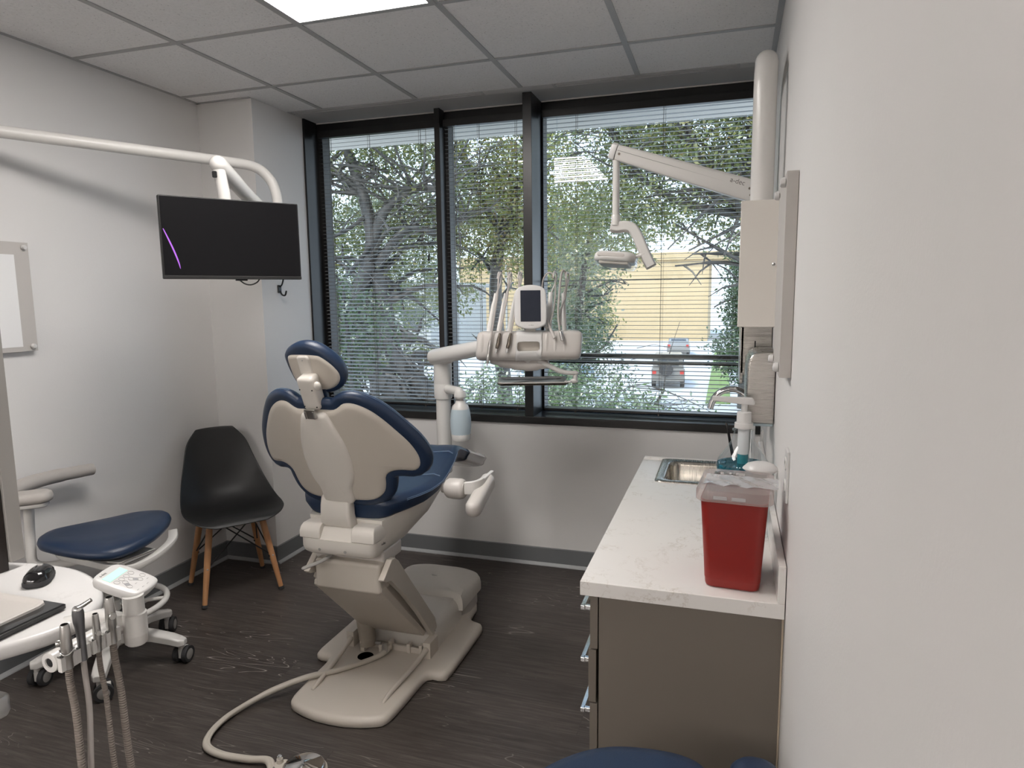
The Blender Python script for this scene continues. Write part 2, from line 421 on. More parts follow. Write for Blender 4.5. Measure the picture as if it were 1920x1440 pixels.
def lettering(name, body, size, M, mat, parent, ext=.0004):
    """a line of print, local X along the text, local Y up, lying on a surface"""
    cu = bpy.data.curves.new(name, 'FONT'); cu.body = body; cu.size = size; cu.extrude = ext; cu.align_x = 'CENTER'; cu.align_y = 'CENTER'
    o = bpy.data.objects.new(name, cu); COL.objects.link(o)
    dg = bpy.context.evaluated_depsgraph_get(); me = bpy.data.meshes.new_from_object(o.evaluated_get(dg))
    bpy.data.objects.remove(o); bpy.data.curves.remove(cu)
    me.transform(parent['_w'].inverted() @ M); me.materials.clear(); me.materials.append(mat)
    o = bpy.data.objects.new(name, me); COL.objects.link(o); o.parent = parent['o']
    return P_(o, parent['_w'])
# ================================================================== THE ROOM
CE = 2.57; XL = -2.77; XC = -2.42; YC = 3.147; YW = 3.55; YB = -1.6
def xr(y): return .164+.0119*(y-1.7)
struct(MB().box(XL-.1, .5, YB-.1, 3.85, -.12, 0).build('floor', M_FLOOR))
# suspended ceiling
struct(MB().box(XL-.1, .5, YB-.1, 3.45, CE, CE+.10).build('ceiling', M_TILE))
g = MB()
GX = [-2.195, -1.61, -1.025, -.435]; GY = [3.02, 2.40, 1.78, 1.16, .54, -.08, -.70, -1.32]
LIGHTS = [(-1.61, -1.025, 1.16, 2.40)]
def inlight(x0, x1, y0, y1):
    return any(a+.02 < x1 and x0 < b-.02 and c+.02 < y1 and y0 < d-.02 for a, b, c, d in LIGHTS)
for x in GX: g.box(x-.012, x+.012, YB, 3.45, CE-.004, CE+.002)
for y in GY:
    xs = [XL]+GX+[xr(y)]
    for a, b in zip(xs, xs[1:]):
        if not inlight(a, b, y-.05, y+.05): g.box(a+.012, b-.012, y-.012, y+.012, CE-.0035, CE+.002)
g.box(XL, XL+.02, YB, YC, CE-.003, CE+.002); g.box(XL, XC, YC-.02, YC, CE-.003, CE+.002)
g.add([(xr(YB)-.022, YB, CE-.003), (xr(YB), YB, CE-.003), (xr(3.45), 3.45, CE-.003), (xr(3.45)-.022, 3.45, CE-.003)], [(0, 1, 2, 3)])
struct(g.build('trim_1', M_TBAR, bevel=0))
# walls
struct(MB().box(XL-.1, XL, YB-.1, 3.85, 0, CE+.1).build('wall_left', M_WALL))
struct(MB().box(XL, XC, YC, 3.85, 0, CE+.1).build('wall_column', M_WALL))
w = MB(); w.prism([(xr(YB-.1), YB-.1), (xr(YB-.1)+.12, YB-.1), (xr(3.85)+.12, 3.85), (xr(3.85), 3.85)], 0, CE+.1)
struct(w.build('wall_right', M_WALL))
w = MB(); w.box(XL-.1, -2.55, YB-.1, YB, 0, CE+.1); w.box(-.25, .4, YB-.1, YB, 0, CE+.1); w.box(-2.55, -.25, YB-.1, YB, 2.38, CE+.1)  # opening added for the fill light; header keeps its panels out of window reflections
struct(w.build('wall_rear', M_WALL))
# unseen corridor, added behind the camera to carry fill light into the room
struct(MB().box(-3.6, 1.1, -4., YB-.1, -.12, 0).build('floor_fill_corridor', M_FLOOR))
struct(MB().box(-3.6, 1.1, -4., YB-.1, CE, CE+.1).build('ceiling_fill_corridor', M_TILE))
struct(MB().box(-3.6, 1.1, -4.1, -4., 0, CE+.1).build('wall_fill_corridor', M_WALL))
struct(MB().box(-3.7, -3.6, -4.1, YB-.1, 0, CE+.1).build('wall_fill_corridor_left', M_WALL)); struct(MB().box(1.1, 1.2, -4.1, YB-.1, 0, CE+.1).build('wall_fill_corridor_right', M_WALL))
struct(MB().box(-3.6, XL-.1, YB-.12, YB-.1, 0, CE+.1).build('wall_fill_corridor_near', M_WALL)); struct(MB().box(.4, 1.1, YB-.12, YB-.1, 0, CE+.1).build('wall_fill_corridor_far', M_WALL))
struct(MB().box(XC, xr(YW)+.05, YW, 3.85, 0, .815).build('wall_back', M_WALL))
# soffit between the slot diffusers and the window head
s = MB(); s.box(XC, xr(3.6)+.02, 3.515, 3.735, CE, CE+.1)
struct(s.build('trim_2', M_SOFFIT))
s = MB(); s.box(XC, -1.045, 3.728, 3.738, CE-.006, CE+.002); s.box(-.99, xr(3.7), 3.728, 3.738, CE-.006, CE+.002)
struct(s.build('trim_3', M_WHITE))
# blank strip between and beside the diffusers
s = MB()
for a, b in ((-1.235, -.865), (.035, xr(3.48)+.01)): s.box(a, b, 3.45, 3.515, CE-.002, CE+.1)
struct(s.build('trim_4', simple('ceiling_strip', (.60, .59, .585), .6)))
def diffuser(x0, x1, label):
    t = thing('air_diffuser', label, 'air vent', ((x0+x1)/2, 3.482, CE), 0, 'slot diffusers along the window head')
    f = MB()
    f.box(x0, x1, 3.45, 3.457, CE-.003, CE+.08); f.box(x0, x1, 3.478, 3.488, CE-.003, CE+.08); f.box(x0, x1, 3.506, 3.515, CE-.003, CE+.08)
    f.box(x0-.014, x0, 3.45, 3.515, CE-.003, CE+.08); f.box(x1, x1+.014, 3.45, 3.515, CE-.003, CE+.08)
    f.build('frame', M_SOFFIT, t)
    d = MB(); d.box(x0, x1, 3.457, 3.506, CE+.06, CE+.08); d.build('slot', M_DARK, t)
diffuser(-2.40, -1.25, 'long grey slot air vent in the ceiling above the two narrow left windows')
diffuser(-.85, .02, 'long grey slot air vent in the ceiling above the wide right window')
# baseboards with a paler toe
def baseboard(name, a, b, n):
    a = Vector((*a, 0)); b = Vector((*b, 0)); n = Vector((*n, 0))
    m = MB(); q = [(0., .0), (.012, .0), (.006, .014), (.006, .100), (0., .104)]
    m.loft([[a+n*d+Vector((0, 0, z)) for d, z in q], [b+n*d+Vector((0, 0, z)) for d, z in q]])
    t = struct(m.build(name, M_BASEB, ang=20))
    m = MB(); q = [(.0, .001), (.021, .001), (.0195, .006), (.0085, .017), (.0, .017)]
    m.loft([[a+n*d+Vector((0, 0, z)) for d, z in q], [b+n*d+Vector((0, 0, z)) for d, z in q]])
    m.build('toe', M_BASEL, t, ang=20)
baseboard('baseboard_left', (XL, YB), (XL, YC), (1, 0))
baseboard('baseboard_column', (XL, YC), (XC, YC), (0, -1))
baseboard('baseboard_reveal', (XC, YC-.008), (XC, YW), (1, 0))
baseboard('baseboard_back', (XC, YW), (xr(YW), YW), (0, -1))
# ceiling lights
def ceiling_light(x0, x1, y0, y1, label, mat=M_PANEL):
    t = thing('ceiling_light', label, 'ceiling light', ((x0+x1)/2, (y0+y1)/2, CE), 0)
    f = MB(); a = .024
    for bx in ((x0, x1, y0, y0+a), (x0, x1, y1-a, y1), (x0, x0+a, y0+a, y1-a), (x1-a, x1, y0+a, y1-a)): f.box(*bx, CE-.007, CE+.002)
    f.build('frame', M_TBAR, t)
    d = MB(); d.box(x0+a, x1-a, y0+a, y1-a, CE-.004, CE+.001); d.build('diffuser', mat, t)
ceiling_light(*LIGHTS[0], 'bright rectangular light panel set in the ceiling near the window side')
for i, lab in enumerate(('added fill light panel at the left end of the unseen corridor ceiling', 'added fill light panel in the middle of the unseen corridor ceiling', 'added fill light panel at the right end of the unseen corridor ceiling')):
    x = (-2.60, -1.50, -.40)[i]; ceiling_light(x, x+.585, -3.2, -1.98, lab, M_FILLPANEL)  # added panels, never in view, lighting surfaces that face the camera

# ------------------------------------------------------------------ windows
def window(n, x0, x1, jl, jr):
    """black aluminium frame with one pane; jl/jr: jamb widths"""
    m = MB(); y0, y1 = 3.735, 3.82
    m.box(x0, x1, y0, y1, 2.505, CE); m.box(x0, x1, y0+.02, y1, .81, .872)
    m.box(x0, x0+jl, y0, y1, .872, 2.505); m.box(x1-jr, x1, y0, y1, .872, 2.505)
    t = struct(m.build('window_%d' % n, M_BLACK, bevel=.003))
    p = MB(); p.box(x0+jl-.004, x1-jr+.004, 3.788, 3.792, .868, 2.509); p.build('pane', M_PANE, t)
    return t
window(1, XC, -1.566, .045, .02)
window(2, -1.566, -1.02, .02, .02)
w3 = window(3, -1.012, xr(3.78), .03, .03)
b = MB(); b.box(-.98, .16, 3.80, 3.83, 1.158, 1.186); b.box(-.98, .16, 3.80, 3.83, 1.128, 1.146); b.box(-.98, .16, 3.80, 3.822, 1.594, 1.601)
b.build('muntin', M_BLACK, w3)
# deep mullion, slim mullion and the black sill band
struct(MB().box(-1.043, -.994, 3.54, 3.82, .853, CE).build('trim_5', M_BLACK, bevel=.002))
struct(MB().box(-1.600, -1.567, 3.66, 3.735, .853, CE).build('trim_6', M_BLACK, bevel=.002))
struct(MB().box(XC, XC+.012, 3.60, 3.735, .853, CE).build('trim_7', M_BLACK))
s = MB(); s.box(XC, xr(3.6)-.002, 3.537, 3.756, .812, .853)
t = struct(s.build('trim_8', M_BLACK, bevel=.003))
s = MB(); s.box(XC+.013, -1.044, 3.541, 3.755, .853, .8545); s.box(-.993, xr(3.6)-.004, 3.541, 3.755, .853, .8545)
s.build('sill_face', M_SILL, t)

# ------------------------------------------------------------------ venetian blinds
def blind(x0, x1, tilt, cords, wand, pull, label, ztop=2.472, zbot=.872):
    t = thing('venetian_blind', label, 'blind', ((x0+x1)/2, 3.70, zbot), 0, 'venetian blinds at the window wall')
    m = MB(); m.box(x0, x1, 3.682, 3.722, ztop, 2.51); m.build('headrail', M_BLACK, t, bevel=.002)
    n = int((ztop-zbot-.01)/.0222); s = MB(); hw = .0125
    rnd = random.Random(int(abs(x0)*1000))
    for i in range(n):
        z = ztop-.012-i*.0222; a = R(tilt+rnd.uniform(-1.2, 1.2)); dz = rnd.uniform(-.0008, .0008)
        q = [(-1, -.0004), (-.5, .0007), (0, .0011), (.5, .0007), (1, -.0004)]
        def pt(u, h): return (3.702+hw*u*math.cos(a)-h*math.sin(a), z+hw*u*math.sin(a)+h*math.cos(a))
        up = [pt(u, h) for u, h in q]; lo = [pt(u, h-.0005) for u, h in reversed(q)]
        ring = up+lo
        s.loft([[(x0+.002, y, zz-dz) for y, zz in ring], [(x1-.002, y, zz+dz) for y, zz in ring]])
    s.build('slats', M_SLAT, t)
    m = MB(); m.box(x0+.002, x1-.002, 3.688, 3.716, zbot-.006, zbot+.008); m.build('bottom_rail', M_BLACK, t, bevel=.002)
    m = MB()
    for x in cords:
        for y in (3.6885, 3.7155): m.box(x-.0007, x+.0007, y-.0007, y+.0007, zbot, ztop)
        m.box(x+.012-.0006, x+.012+.0006, 3.6862, 3.6874, zbot, ztop)
        m.box(x-.004, x+.004, 3.684, 3.69, zbot-.012, zbot-.004)
    m.build('ladder_cords', M_CORD, t)
    if wand:
        m = MB(); m.tube([(wand, 3.676, ztop), (wand+.002, 3.674, 1.45)], .0035, 8); m.build('tilt_wand', M_CLEAR, t)
    if pull:
        m = MB(); m.tube([(pull, 3.677, ztop), (pull, 3.675, 1.76)], .0012, 6); q = m.build('pull_cord', M_CORD, t)
        k = MB(Matrix.Translation((pull, 3.675, 1.725))); k.lathe([(.002, .04), (.006, .03), (.007, .004), (.004, 0)], 10); k.build('tassel', M_BLKPL, q)
blind(-2.372, -1.606, 11., (-2.30, -2.04, -1.71), None, -1.66, 'wide black slatted blind in the leftmost window beside the column')
blind(-1.556, -1.052, 3., (-1.50, -1.35, -1.13), -1.475, -1.075, 'narrow slatted blind between the slim and the deep black mullions')
blind(-.975, .135, 2., (-.79, -.33), -.89, None, 'widest slatted blind behind the dental lamp in the right window')
# ================================================================== OUTSIDE THE WINDOW
GZ = -3.5
M_CONC = simple('pale_concrete', (.52, .51, .50), .9, var=.12, vscale=.4)
M_LAWN = simple('lawn', (.16, .22, .06), .9, var=.35, vscale=3.)
M_STUCCO = simple('ochre_stucco', (.52, .385, .22), .9, var=.08, vscale=.5)
M_STUCCO2 = simple('grey_stucco', (.42, .41, .38), .9, var=.08, vscale=.5)
M_CARGREY = simple('taupe_car_paint', (.20, .185, .165), .35, coat=.5)
M_CARWHITE = simple('white_car_paint', (.70, .70, .70), .3, coat=.5)
M_CARBLUE = simple('blue_grey_car_paint', (.20, .26, .33), .3, coat=.5)
M_GLASSD = simple('dark_car_glass', (.03, .035, .04), .08, spec=.8)
M_TAIL = simple('red_tail_lamp', (.5, .03, .02), .3)
L_OLIVE = mat_leaf('olive_leaves', [(.085, .125, .022), (.17, .215, .05), (.26, .27, .08), (.10, .15, .05), (.34, .30, .09), (.13, .17, .035)])
L_YELLOW = mat_leaf('yellow_green_leaves', [(.24, .28, .05), (.36, .36, .08), (.15, .20, .04), (.42, .36, .10), (.28, .16, .06)])
L_DARK = mat_leaf('dark_green_leaves', [(.03, .062, .018), (.055, .10, .028), (.09, .135, .045), (.04, .08, .03)])
L_GREY = mat_leaf('grey_green_leaves', [(.16, .20, .11), (.22, .25, .15), (.11, .15, .07), (.28, .29, .20)])
L_GLOSS = mat_leaf('bright_shrub_leaves', [(.06, .11, .03), (.14, .22, .07), (.30, .36, .20), (.08, .13, .04), (.42, .46, .34)])
struct(MB().box(-90, 60, 4.2, 140, GZ-.3, GZ).build('ground', M_CONC))
def strip(name, x0, x1, y0, y1, mat, h): return struct(MB().box(x0, x1, y0, y1, GZ, GZ+h).build(name, mat))
strip('lawn_1', -.75, .35, 32, 60, M_LAWN, .05)
strip('lawn_2', .85, 2.2, 32, 60, M_LAWN, .05)
strip('lawn_3', -12.5, -5., 6., 17., M_LAWN, .05)
struct(MB().box(-6., 2.5, 3.83, 4.72, 2.64, 2.80).build('trim_9', simple('eaves_plaster', (.50, .47, .44), .8)))
# buildings
t = thing('building', 'long ochre building across the street with a flat roof and a projecting canopy', 'building', (-10, 75, GZ))
MB().box(-30, -1.73, 75, 90, GZ, 5.75).build('wall', M_STUCCO, t)
MB().box(-30.2, 1.35, 74.7, 90, 5.15, 5.95).build('canopy', M_STUCCO, t)
MB().box(1.0, 1.35, 75.2, 75.6, GZ, 5.15).build('column', M_STUCCO2, t)
MB().tube([(-24.2, 74.9, GZ), (-24.2, 74.9, 5.1)], .12, 8).build('drain_pipe', M_STUCCO2, t)
for x in (-29.2, -19,): MB().box(x, x+1.6, 74.9, 75.05, -.5, 2.2).build('window', M_GLASSD, t)
t = thing('building', 'grey plain building with small dark windows behind the left trees', 'building', (-38, 52, GZ))
MB().box(-46, -23.5, 52, 66, GZ, 2.4).build('wall', M_STUCCO2, t); MB().box(-46.3, -23.2, 51.7, 66.3, 2.4, 2.8).build('roof', M_STUCCO2, t)
for x in (-43, -38.5, -34, -29.5, -26): MB().box(x, x+1.8, 51.93, 52.05, -1.2, .6).build('window', M_GLASSD, t)
# cars
def car(x, y, rz, paint, label, boxy=False, cat='car'):
    t = thing('car', label, cat, (x, y, GZ), R(rz), 'cars parked on the street'); Mx = t['_w']
    L, W_ = (3.9, 1.75) if boxy else (4.4, 1.78)
    m = MB(Mx)
    if boxy: pr_ = [(-L/2, .45), (L/2, .45), (L/2, .95), (L/2-.1, 1.05), (.65, 1.10), (-L/2, 1.10)]
    else: pr_ = [(-L/2, .35), (L/2, .35), (L/2+.03, .65), (L/2-.25, .82), (1.0, .92), (-L/2+.15, .98), (-L/2, .8)]
    m.loft([[(x_, s*W_/2, z) for x_, z in pr_] for s in (-1, 1)]); m.build('body', paint, t, bevel=.08)
    pr2 = [(.62, 1.08), (.30, 1.78), (-L/2+.06, 1.80), (-L/2+.02, 1.08)] if boxy else [(1.05, .90), (.35, 1.40), (-1.1, 1.42), (-1.85, .96)]
    m = MB(Mx); m.loft([[(x_, s*(W_/2-(.06 if z < 1.2 else .16)), z) for x_, z in pr2] for s in (-1, 1)]); cb_ = m.build('cabin', paint, t, bevel=.05)
    m = MB(Mx)
    if boxy:
        m.box(-L/2-.01, -L/2+.05, -.55, .55, 1.22, 1.66); m.box(-1.7, .35, -W_/2+.06, W_/2-.06, 1.24, 1.64)
    else:
        m.loft([[(x_, s*(W_/2-.095), z) for x_, z in ((.88, .99), (.33, 1.35), (-1.05, 1.36), (-1.6, 1.02))] for s in (-1, 1)])
        m.loft([[(-1.55-.03, s*.62, 1.10), (-1.2-.03, s*.58, 1.36), (-1.25, s*.58, 1.36), (-1.60, s*.62, 1.08)] for s in (-1, 1)])
    m.build('windows', M_GLASSD, cb_)
    for sx in (-1, 1):
        for sy in (-1, 1):
            m = MB(Mx @ axis((sx*L*.31, sy*(W_/2-.12), .34), (0, 1, 0))); m.lathe([(.2, -.12), (.34, -.11), (.35, -.06), (.35, .06), (.34, .11), (.2, .12)], 24); m.build('wheel', M_RUBBER, t)
    for s in (-1, 1): MB(Mx).box(-L/2-.02, -L/2+.03, s*.72-.10, s*.72+.10, .78, .98).build('tail_lamp', M_TAIL, t)
    MB(Mx).box(-L/2-.07, -L/2+.06, -W_/2+.05, W_/2-.05, .42, .60).build('bumper', M_CARGREY, t)
    if boxy:
        m = MB(Mx @ axis((-L/2-.02, .1, 1.02), (-1, 0, 0))); m.lathe([(.1, 0), (.34, .0), (.36, .05), (.34, .17), (.15, .18)], 24); m.build('spare_wheel', M_RUBBER, t)
    return t
car(-2.95, 38.6, 94, M_CARGREY, 'taupe boxy off-road car driving away on the bright street', True)
car(-3.6, 58, 92, M_CARGREY, 'taupe car farther up the street beyond the off-road car')
car(-18.2, 36, 4, M_CARWHITE, 'white car parked behind the leaning left tree trunks')
car(-23.5, 38, 2, M_CARBLUE, 'blue grey car parked at the far left beyond the trees')
car(-9.6, 40, 6, M_CARBLUE, 'blue grey car seen below the delivery unit through the shrubs')
# trees
def leaves(name, clusters, mat, parent, seed, size, slim=.42):
    rn = np.random.RandomState(seed); V = []; nF = 0
    for (cx, cy_, cz, rx, ry, rz_, n) in clusters:
        nb = max(6, n//28)                            # sprays of leaves round twig ends
        d = rn.normal(size=(nb, 3)); d /= np.linalg.norm(d, axis=1)[:, None]
        rr = rn.uniform(.15, 1., nb)**.45
        tw = d*rr[:, None]*np.array([rx, ry, rz_])+np.array([cx, cy_, cz])
        pick = rn.randint(0, nb, n); c = tw[pick]+rn.normal(size=(n, 3))*np.array([.11, .11, .085])*(size/.06)**.7
        a = rn.normal(size=(n, 3)); a[:, 2] -= .35; a /= np.linalg.norm(a, axis=1)[:, None]
        b = np.cross(a, rn.normal(size=(n, 3))); b /= np.linalg.norm(b, axis=1)[:, None]
        s = size*rn.uniform(.6, 1.25, n)[:, None]
        q = np.stack([c-a*s*.5, c+b*s*slim*.5-a*s*.05, c+a*s*.5, c-b*s*slim*.5-a*s*.05], axis=1)
        V.append(q.reshape(-1, 3)); nF += n
    V = np.concatenate(V); inv = np.array(parent['_w'].inverted()); V = V@inv[:3, :3].T+inv[:3, 3]
    me = bpy.data.meshes.new(name); me.vertices.add(len(V)); me.vertices.foreach_set('co', V.ravel())
    me.loops.add(nF*4); me.loops.foreach_set('vertex_index', np.arange(nF*4)); me.polygons.add(nF)
    me.polygons.foreach_set('loop_start', np.arange(nF)*4); me.update(calc_edges=True); me.validate(); me.materials.append(mat)
    o = bpy.data.objects.new(name, me); COL.objects.link(o); o.parent = parent['o']
    o['kind'] = 'stuff'
def limbs(m, base, stems, seed, twigs=26):
    rn = random.Random(seed)
    for path, r0, r1 in stems:
        P = cr(path, 6); n = len(P); m.tube(P, [r0+(r1-r0)*(i/(n-1))**.8 for i in range(n)], 10)
        for k in range(twigs):
            i = rn.randint(int(n*.35), n-1); p = P[i]; L = rn.uniform(.5, 1.5)*(1 if r0 > .05 else .6)
            d = Vector((rn.uniform(-1, 1), rn.uniform(-.6, .6), rn.uniform(-.35, .9))).normalized()
            q = p+d*L*.5+Vector((rn.uniform(-.12, .12), 0, rn.uniform(-.1, .12))); e = p+d*L+Vector((rn.uniform(-.2, .2), 0, rn.uniform(-.3, .1)))
            rr = max(.008, (r0+(r1-r0)*i/n)*.38); m.tube(cr([p, q, e], 4), [rr, rr*.7, rr*.35], 6)
            for j in range(2):
                f = q.lerp(e, rn.random()); g = f+Vector((rn.uniform(-.4, .4), rn.uniform(-.3, .3), rn.uniform(-.3, .35))); m.tube([f, (f+g)/2+Vector((0, 0, .04)), g], [rr*.4, rr*.3, .004], 5)
def tree(label, base, stems, clusters, mat, seed, size, twigs=26, extra=None, cat='tree', name='tree', group='trees outside the window'):
    t = thing(name, label, cat, base, 0, group)
    m = MB(); limbs(m, base, stems, seed, twigs); m.build('trunk', M_BARK, t, ang=60)
    leaves('foliage', clusters, mat, t, seed, size)
    if extra: leaves('foliage', extra[0], extra[1], t, seed+50, size)
    return t
tree('large olive green tree with several leaning trunks in the leftmost window', (-4.3, 9, GZ),
  [([(-4.0, 9, GZ), (-4.15, 9, -.6), (-4.73, 9, .15), (-5.30, 9, .75), (-5.30, 9.1, 1.5), (-5.02, 9.1, 2.3), (-5.25, 9.2, 3.2), (-5.7, 9.3, 4.2)], .22, .07),
   ([(-3.7, 9.2, GZ), (-3.8, 9.2, -.7), (-4.15, 9.2, .0), (-4.75, 9.2, .62), (-4.95, 9.3, 1.3), (-5.0, 9.2, 1.9)], .18, .12),
   ([(-4.5, 8.8, GZ), (-4.7, 8.8, -.6), (-5.2, 8.8, .0), (-5.75, 8.8, .55), (-6.05, 8.7, 1.3), (-6.2, 8.7, 2.4)], .16, .05),
   ([(-5.02, 9.1, 2.3), (-4.7, 9., 2.8), (-4.2, 9., 3.05), (-3.7, 9., 2.95)], .09, .04),
   ([(-4.95, 9.1, 2.0), (-4.5, 9.2, 2.5), (-4.0, 9.3, 2.45), (-3.6, 9.3, 2.7)], .08, .03),
   ([(-5.25, 9.2, 3.1), (-5.8, 9.2, 3.5), (-6.3, 9.2, 3.5)], .07, .03)],
  [(-5.7, 9.6, 4.0, 1.2, 1.2, .9, 6500), (-4.6, 9.2, 4.3, 1.1, 1.1, .8, 5500), (-6.1, 9.3, 2.6, .8, .9, .9, 3600), (-4.4, 9.8, 3.1, .9, .9, .7, 3200), (-5.6, 9.9, 1.3, .8, .7, .7, 1700), (-4.5, 10.2, 1.7, .8, .7, .6, 1500), (-5.0, 9.8, .5, .9, .5, .4, 1300), (-4.6, 9.7, 2.4, .9, .6, .7, 2200), (-5.4, 9.9, 2.3, .8, .6, .6, 1600), (-5.9, 9.9, .6, .6, .5, .5, 1200)], L_OLIVE, 11, .075, 30)
tree('yellow green leafy tree behind the slim mullion and the narrow blind', (-3.0, 11, GZ),
  [([(-3.5, 11, GZ), (-3.6, 11, -.2), (-3.75, 11, 1.4), (-3.6, 11, 2.6), (-3.1, 11, 3.8), (-2.7, 11, 5.2)], .16, .06), ([(-3.6, 11, 2.5), (-4.1, 11, 3.4), (-4.4, 11, 4.4)], .08, .03), ([(-3.2, 11, 3.6), (-2.5, 10.6, 4.3), (-2.2, 10.5, 5.0)], .07, .03)],
  [(-3.9, 11, 4.0, 1.1, 1., 1.1, 5200), (-3.1, 10.7, 5.0, 1.1, 1., .8, 4200), (-2.9, 10.8, 3.3, .9, .9, .8, 3800), (-4.3, 11.4, 2.6, .7, .7, .7, 2000), (-3.6, 11., 2.8, .8, .8, .7, 2600), (-3.2, 11.2, 2.2, .6, .6, .5, 1200)], L_YELLOW, 23, .078, 22, ([(-3.5, 11.2, 3.6, 1.5, 1.1, 1.6, 3600)], L_OLIVE))
tree('spreading tree with thin dark diagonal branches filling the top of the right window', (-1.0, 9, GZ),
  [([(.9, 9.6, GZ), (.8, 9.6, 0), (.5, 9.5, 1.8), (.1, 9.3, 2.7), (-.5, 9.2, 3.4), (-1.2, 9.1, 4.6)], .14, .05), ([(.4, 9.5, 2.0), (.25, 9.4, 3.1), (.3, 9.3, 4.6)], .09, .04), ([(.2, 9.4, 2.5), (-.7, 9.2, 2.75), (-1.3, 9.2, 3.3), (-1.8, 9.2, 4.4)], .06, .025), ([(-.4, 9.2, 3.3), (-.6, 9.2, 4.0), (-.55, 9.2, 4.9)], .05, .02), ([(.5, 9.5, 1.9), (1.0, 9.5, 3.0), (1.1, 9.5, 4.4)], .07, .03)],
  [(-1.5, 9.3, 4.0, 1.1, 1., .9, 4800), (-.3, 9.2, 4.4, 1.1, 1., .8, 4800), (.6, 9.5, 3.6, .9, .9, 1.0, 3800), (-.6, 9.6, 3.0, 1.1, .9, .7, 3400), (-1.9, 9.9, 2.9, .8, .8, .7, 2600), (.35, 9.6, 2.5, .7, .7, .5, 1500), (-.95, 9.4, 2.95, .85, .8, .75, 3600), (-.15, 9.4, 3.3, .7, .7, .6, 2200), (-1.1, 9.6, 3.7, .7, .7, .6, 2200), (-1.7, 10., 2.35, .7, .7, .5, 1400)], L_OLIVE, 37, .072, 34, ([(.1, 9.2, 4.1, 1.3, .8, 1.0, 2600)], L_YELLOW))
tree('grey green tree behind the white delivery unit and the wide blind', (-3.2, 14.5, GZ),
  [([(-3.0, 14.5, GZ), (-3.1, 14.5, 0), (-3.0, 14.5, 1.5), (-2.7, 14.5, 3.2)], .15, .06)],
  [(-3.2, 14.5, 1.9, 1.0, 1., 1.0, 3000), (-2.6, 14.6, 2.9, 1.1, 1., .8, 2800), (-3.3, 14.4, .4, .9, .9, .9, 2400), (-3.9, 14.6, 2.7, .7, .8, .8, 1600)], L_GREY, 41, .095, 16, ([(-3.1, 14.4, .2, 1.2, .9, 1.1, 2600)], L_DARK))
tree('dense dark ivy covered tree at the right end of the ochre building', (.9, 31, GZ),
  [([(.9, 31, GZ), (.9, 31, 1), (.8, 31, 3)], .3, .15)],
  [(1.1, 31, 1.6, 1.1, 1., 2.2, 6500), (.9, 30.8, -1.0, 1.5, 1.1, 1.2, 4200)], L_DARK, 53, .20, 8)
tree('pale leafy tree in the distance behind the left trunks', (-13.5, 24, GZ),
  [([(-13.4, 24, GZ), (-13.3, 24, 0), (-13., 24, 3)], .25, .1)],
  [(-14.0, 24, 1.6, 1.8, 1.2, 2.4, 4500), (-11.6, 24.5, 2.2, 1.4, 1.2, 2.0, 3400), (-12.6, 24, 4.6, 2., 1.2, 1.2, 2800)], L_GREY, 61, .19, 14)
tree('distant olive tree between the two windows beyond the deep mullion', (-6.6, 26, GZ),
  [([(-6.4, 26, GZ), (-6.4, 26, 0), (-6.2, 26, 3.4)], .22, .09)],
  [(-6.0, 26, 3.2, 1.8, 1.2, 2.0, 4200), (-5.2, 26, .6, 1.2, 1., 1.4, 2400), (-8.6, 26.5, 4.8, 1.6, 1.2, 1.2, 2600)], L_OLIVE, 67, .18, 14)
GS = 'shrubs just below the windows'
tree('tall bright leaved shrub in the lower part of the right window', (-1.5, 7.2, GZ),
  [([(-1.5, 7.2, GZ), (-1.5, 7.2, -1), (-1.6, 7.2, .4)], .05, .02), ([(-1.3, 7.3, GZ), (-1.1, 7.3, -.6), (-.6, 7.3, .5)], .04, .015)],
  [(-1.85, 7.2, .15, .55, .5, .62, 2600), (-1.25, 7.2, .10, .5, .45, .50, 1800), (-.75, 7.1, .12, .55, .4, .38, 700), (-.4, 7.0, .25, .4, .35, .2, 160)], L_GLOSS, 71, .070, 26, None, 'shrub', 'shrub', GS)
tree('leafy shrub below the narrow blind beside the deep mullion', (-2.75, 7.6, GZ),
  [([(-2.75, 7.6, GZ), (-2.75, 7.6, -1), (-2.8, 7.6, .3)], .05, .02)],
  [(-2.75, 7.6, .05, .50, .45, .60, 2200)], L_GLOSS, 73, .068, 16, None, 'shrub', 'shrub', GS)
tree('thin twiggy shrub at the left jamb of the leftmost window', (-4.55, 7.4, GZ),
  [([(-4.5, 7.4, GZ), (-4.5, 7.4, -1), (-4.45, 7.4, .6), (-4.5, 7.4, 1.6)], .05, .02), ([(-4.4, 7.4, -.6), (-4.1, 7.4, .5), (-4.0, 7.4, 1.2)], .03, .012)],
  [(-4.52, 7.4, 1.0, .30, .35, .85, 1800), (-4.15, 7.5, 1.1, .35, .35, .5, 700)], L_DARK, 79, .070, 22, None, 'shrub', 'shrub', GS)
# ================================================================== DENTAL CHAIR
CX = -1.31
chair = thing('dental_chair', 'navy dental chair with beige shell seen from behind, on its cream floor base', 'dental chair', (CX, 2.4, 0))
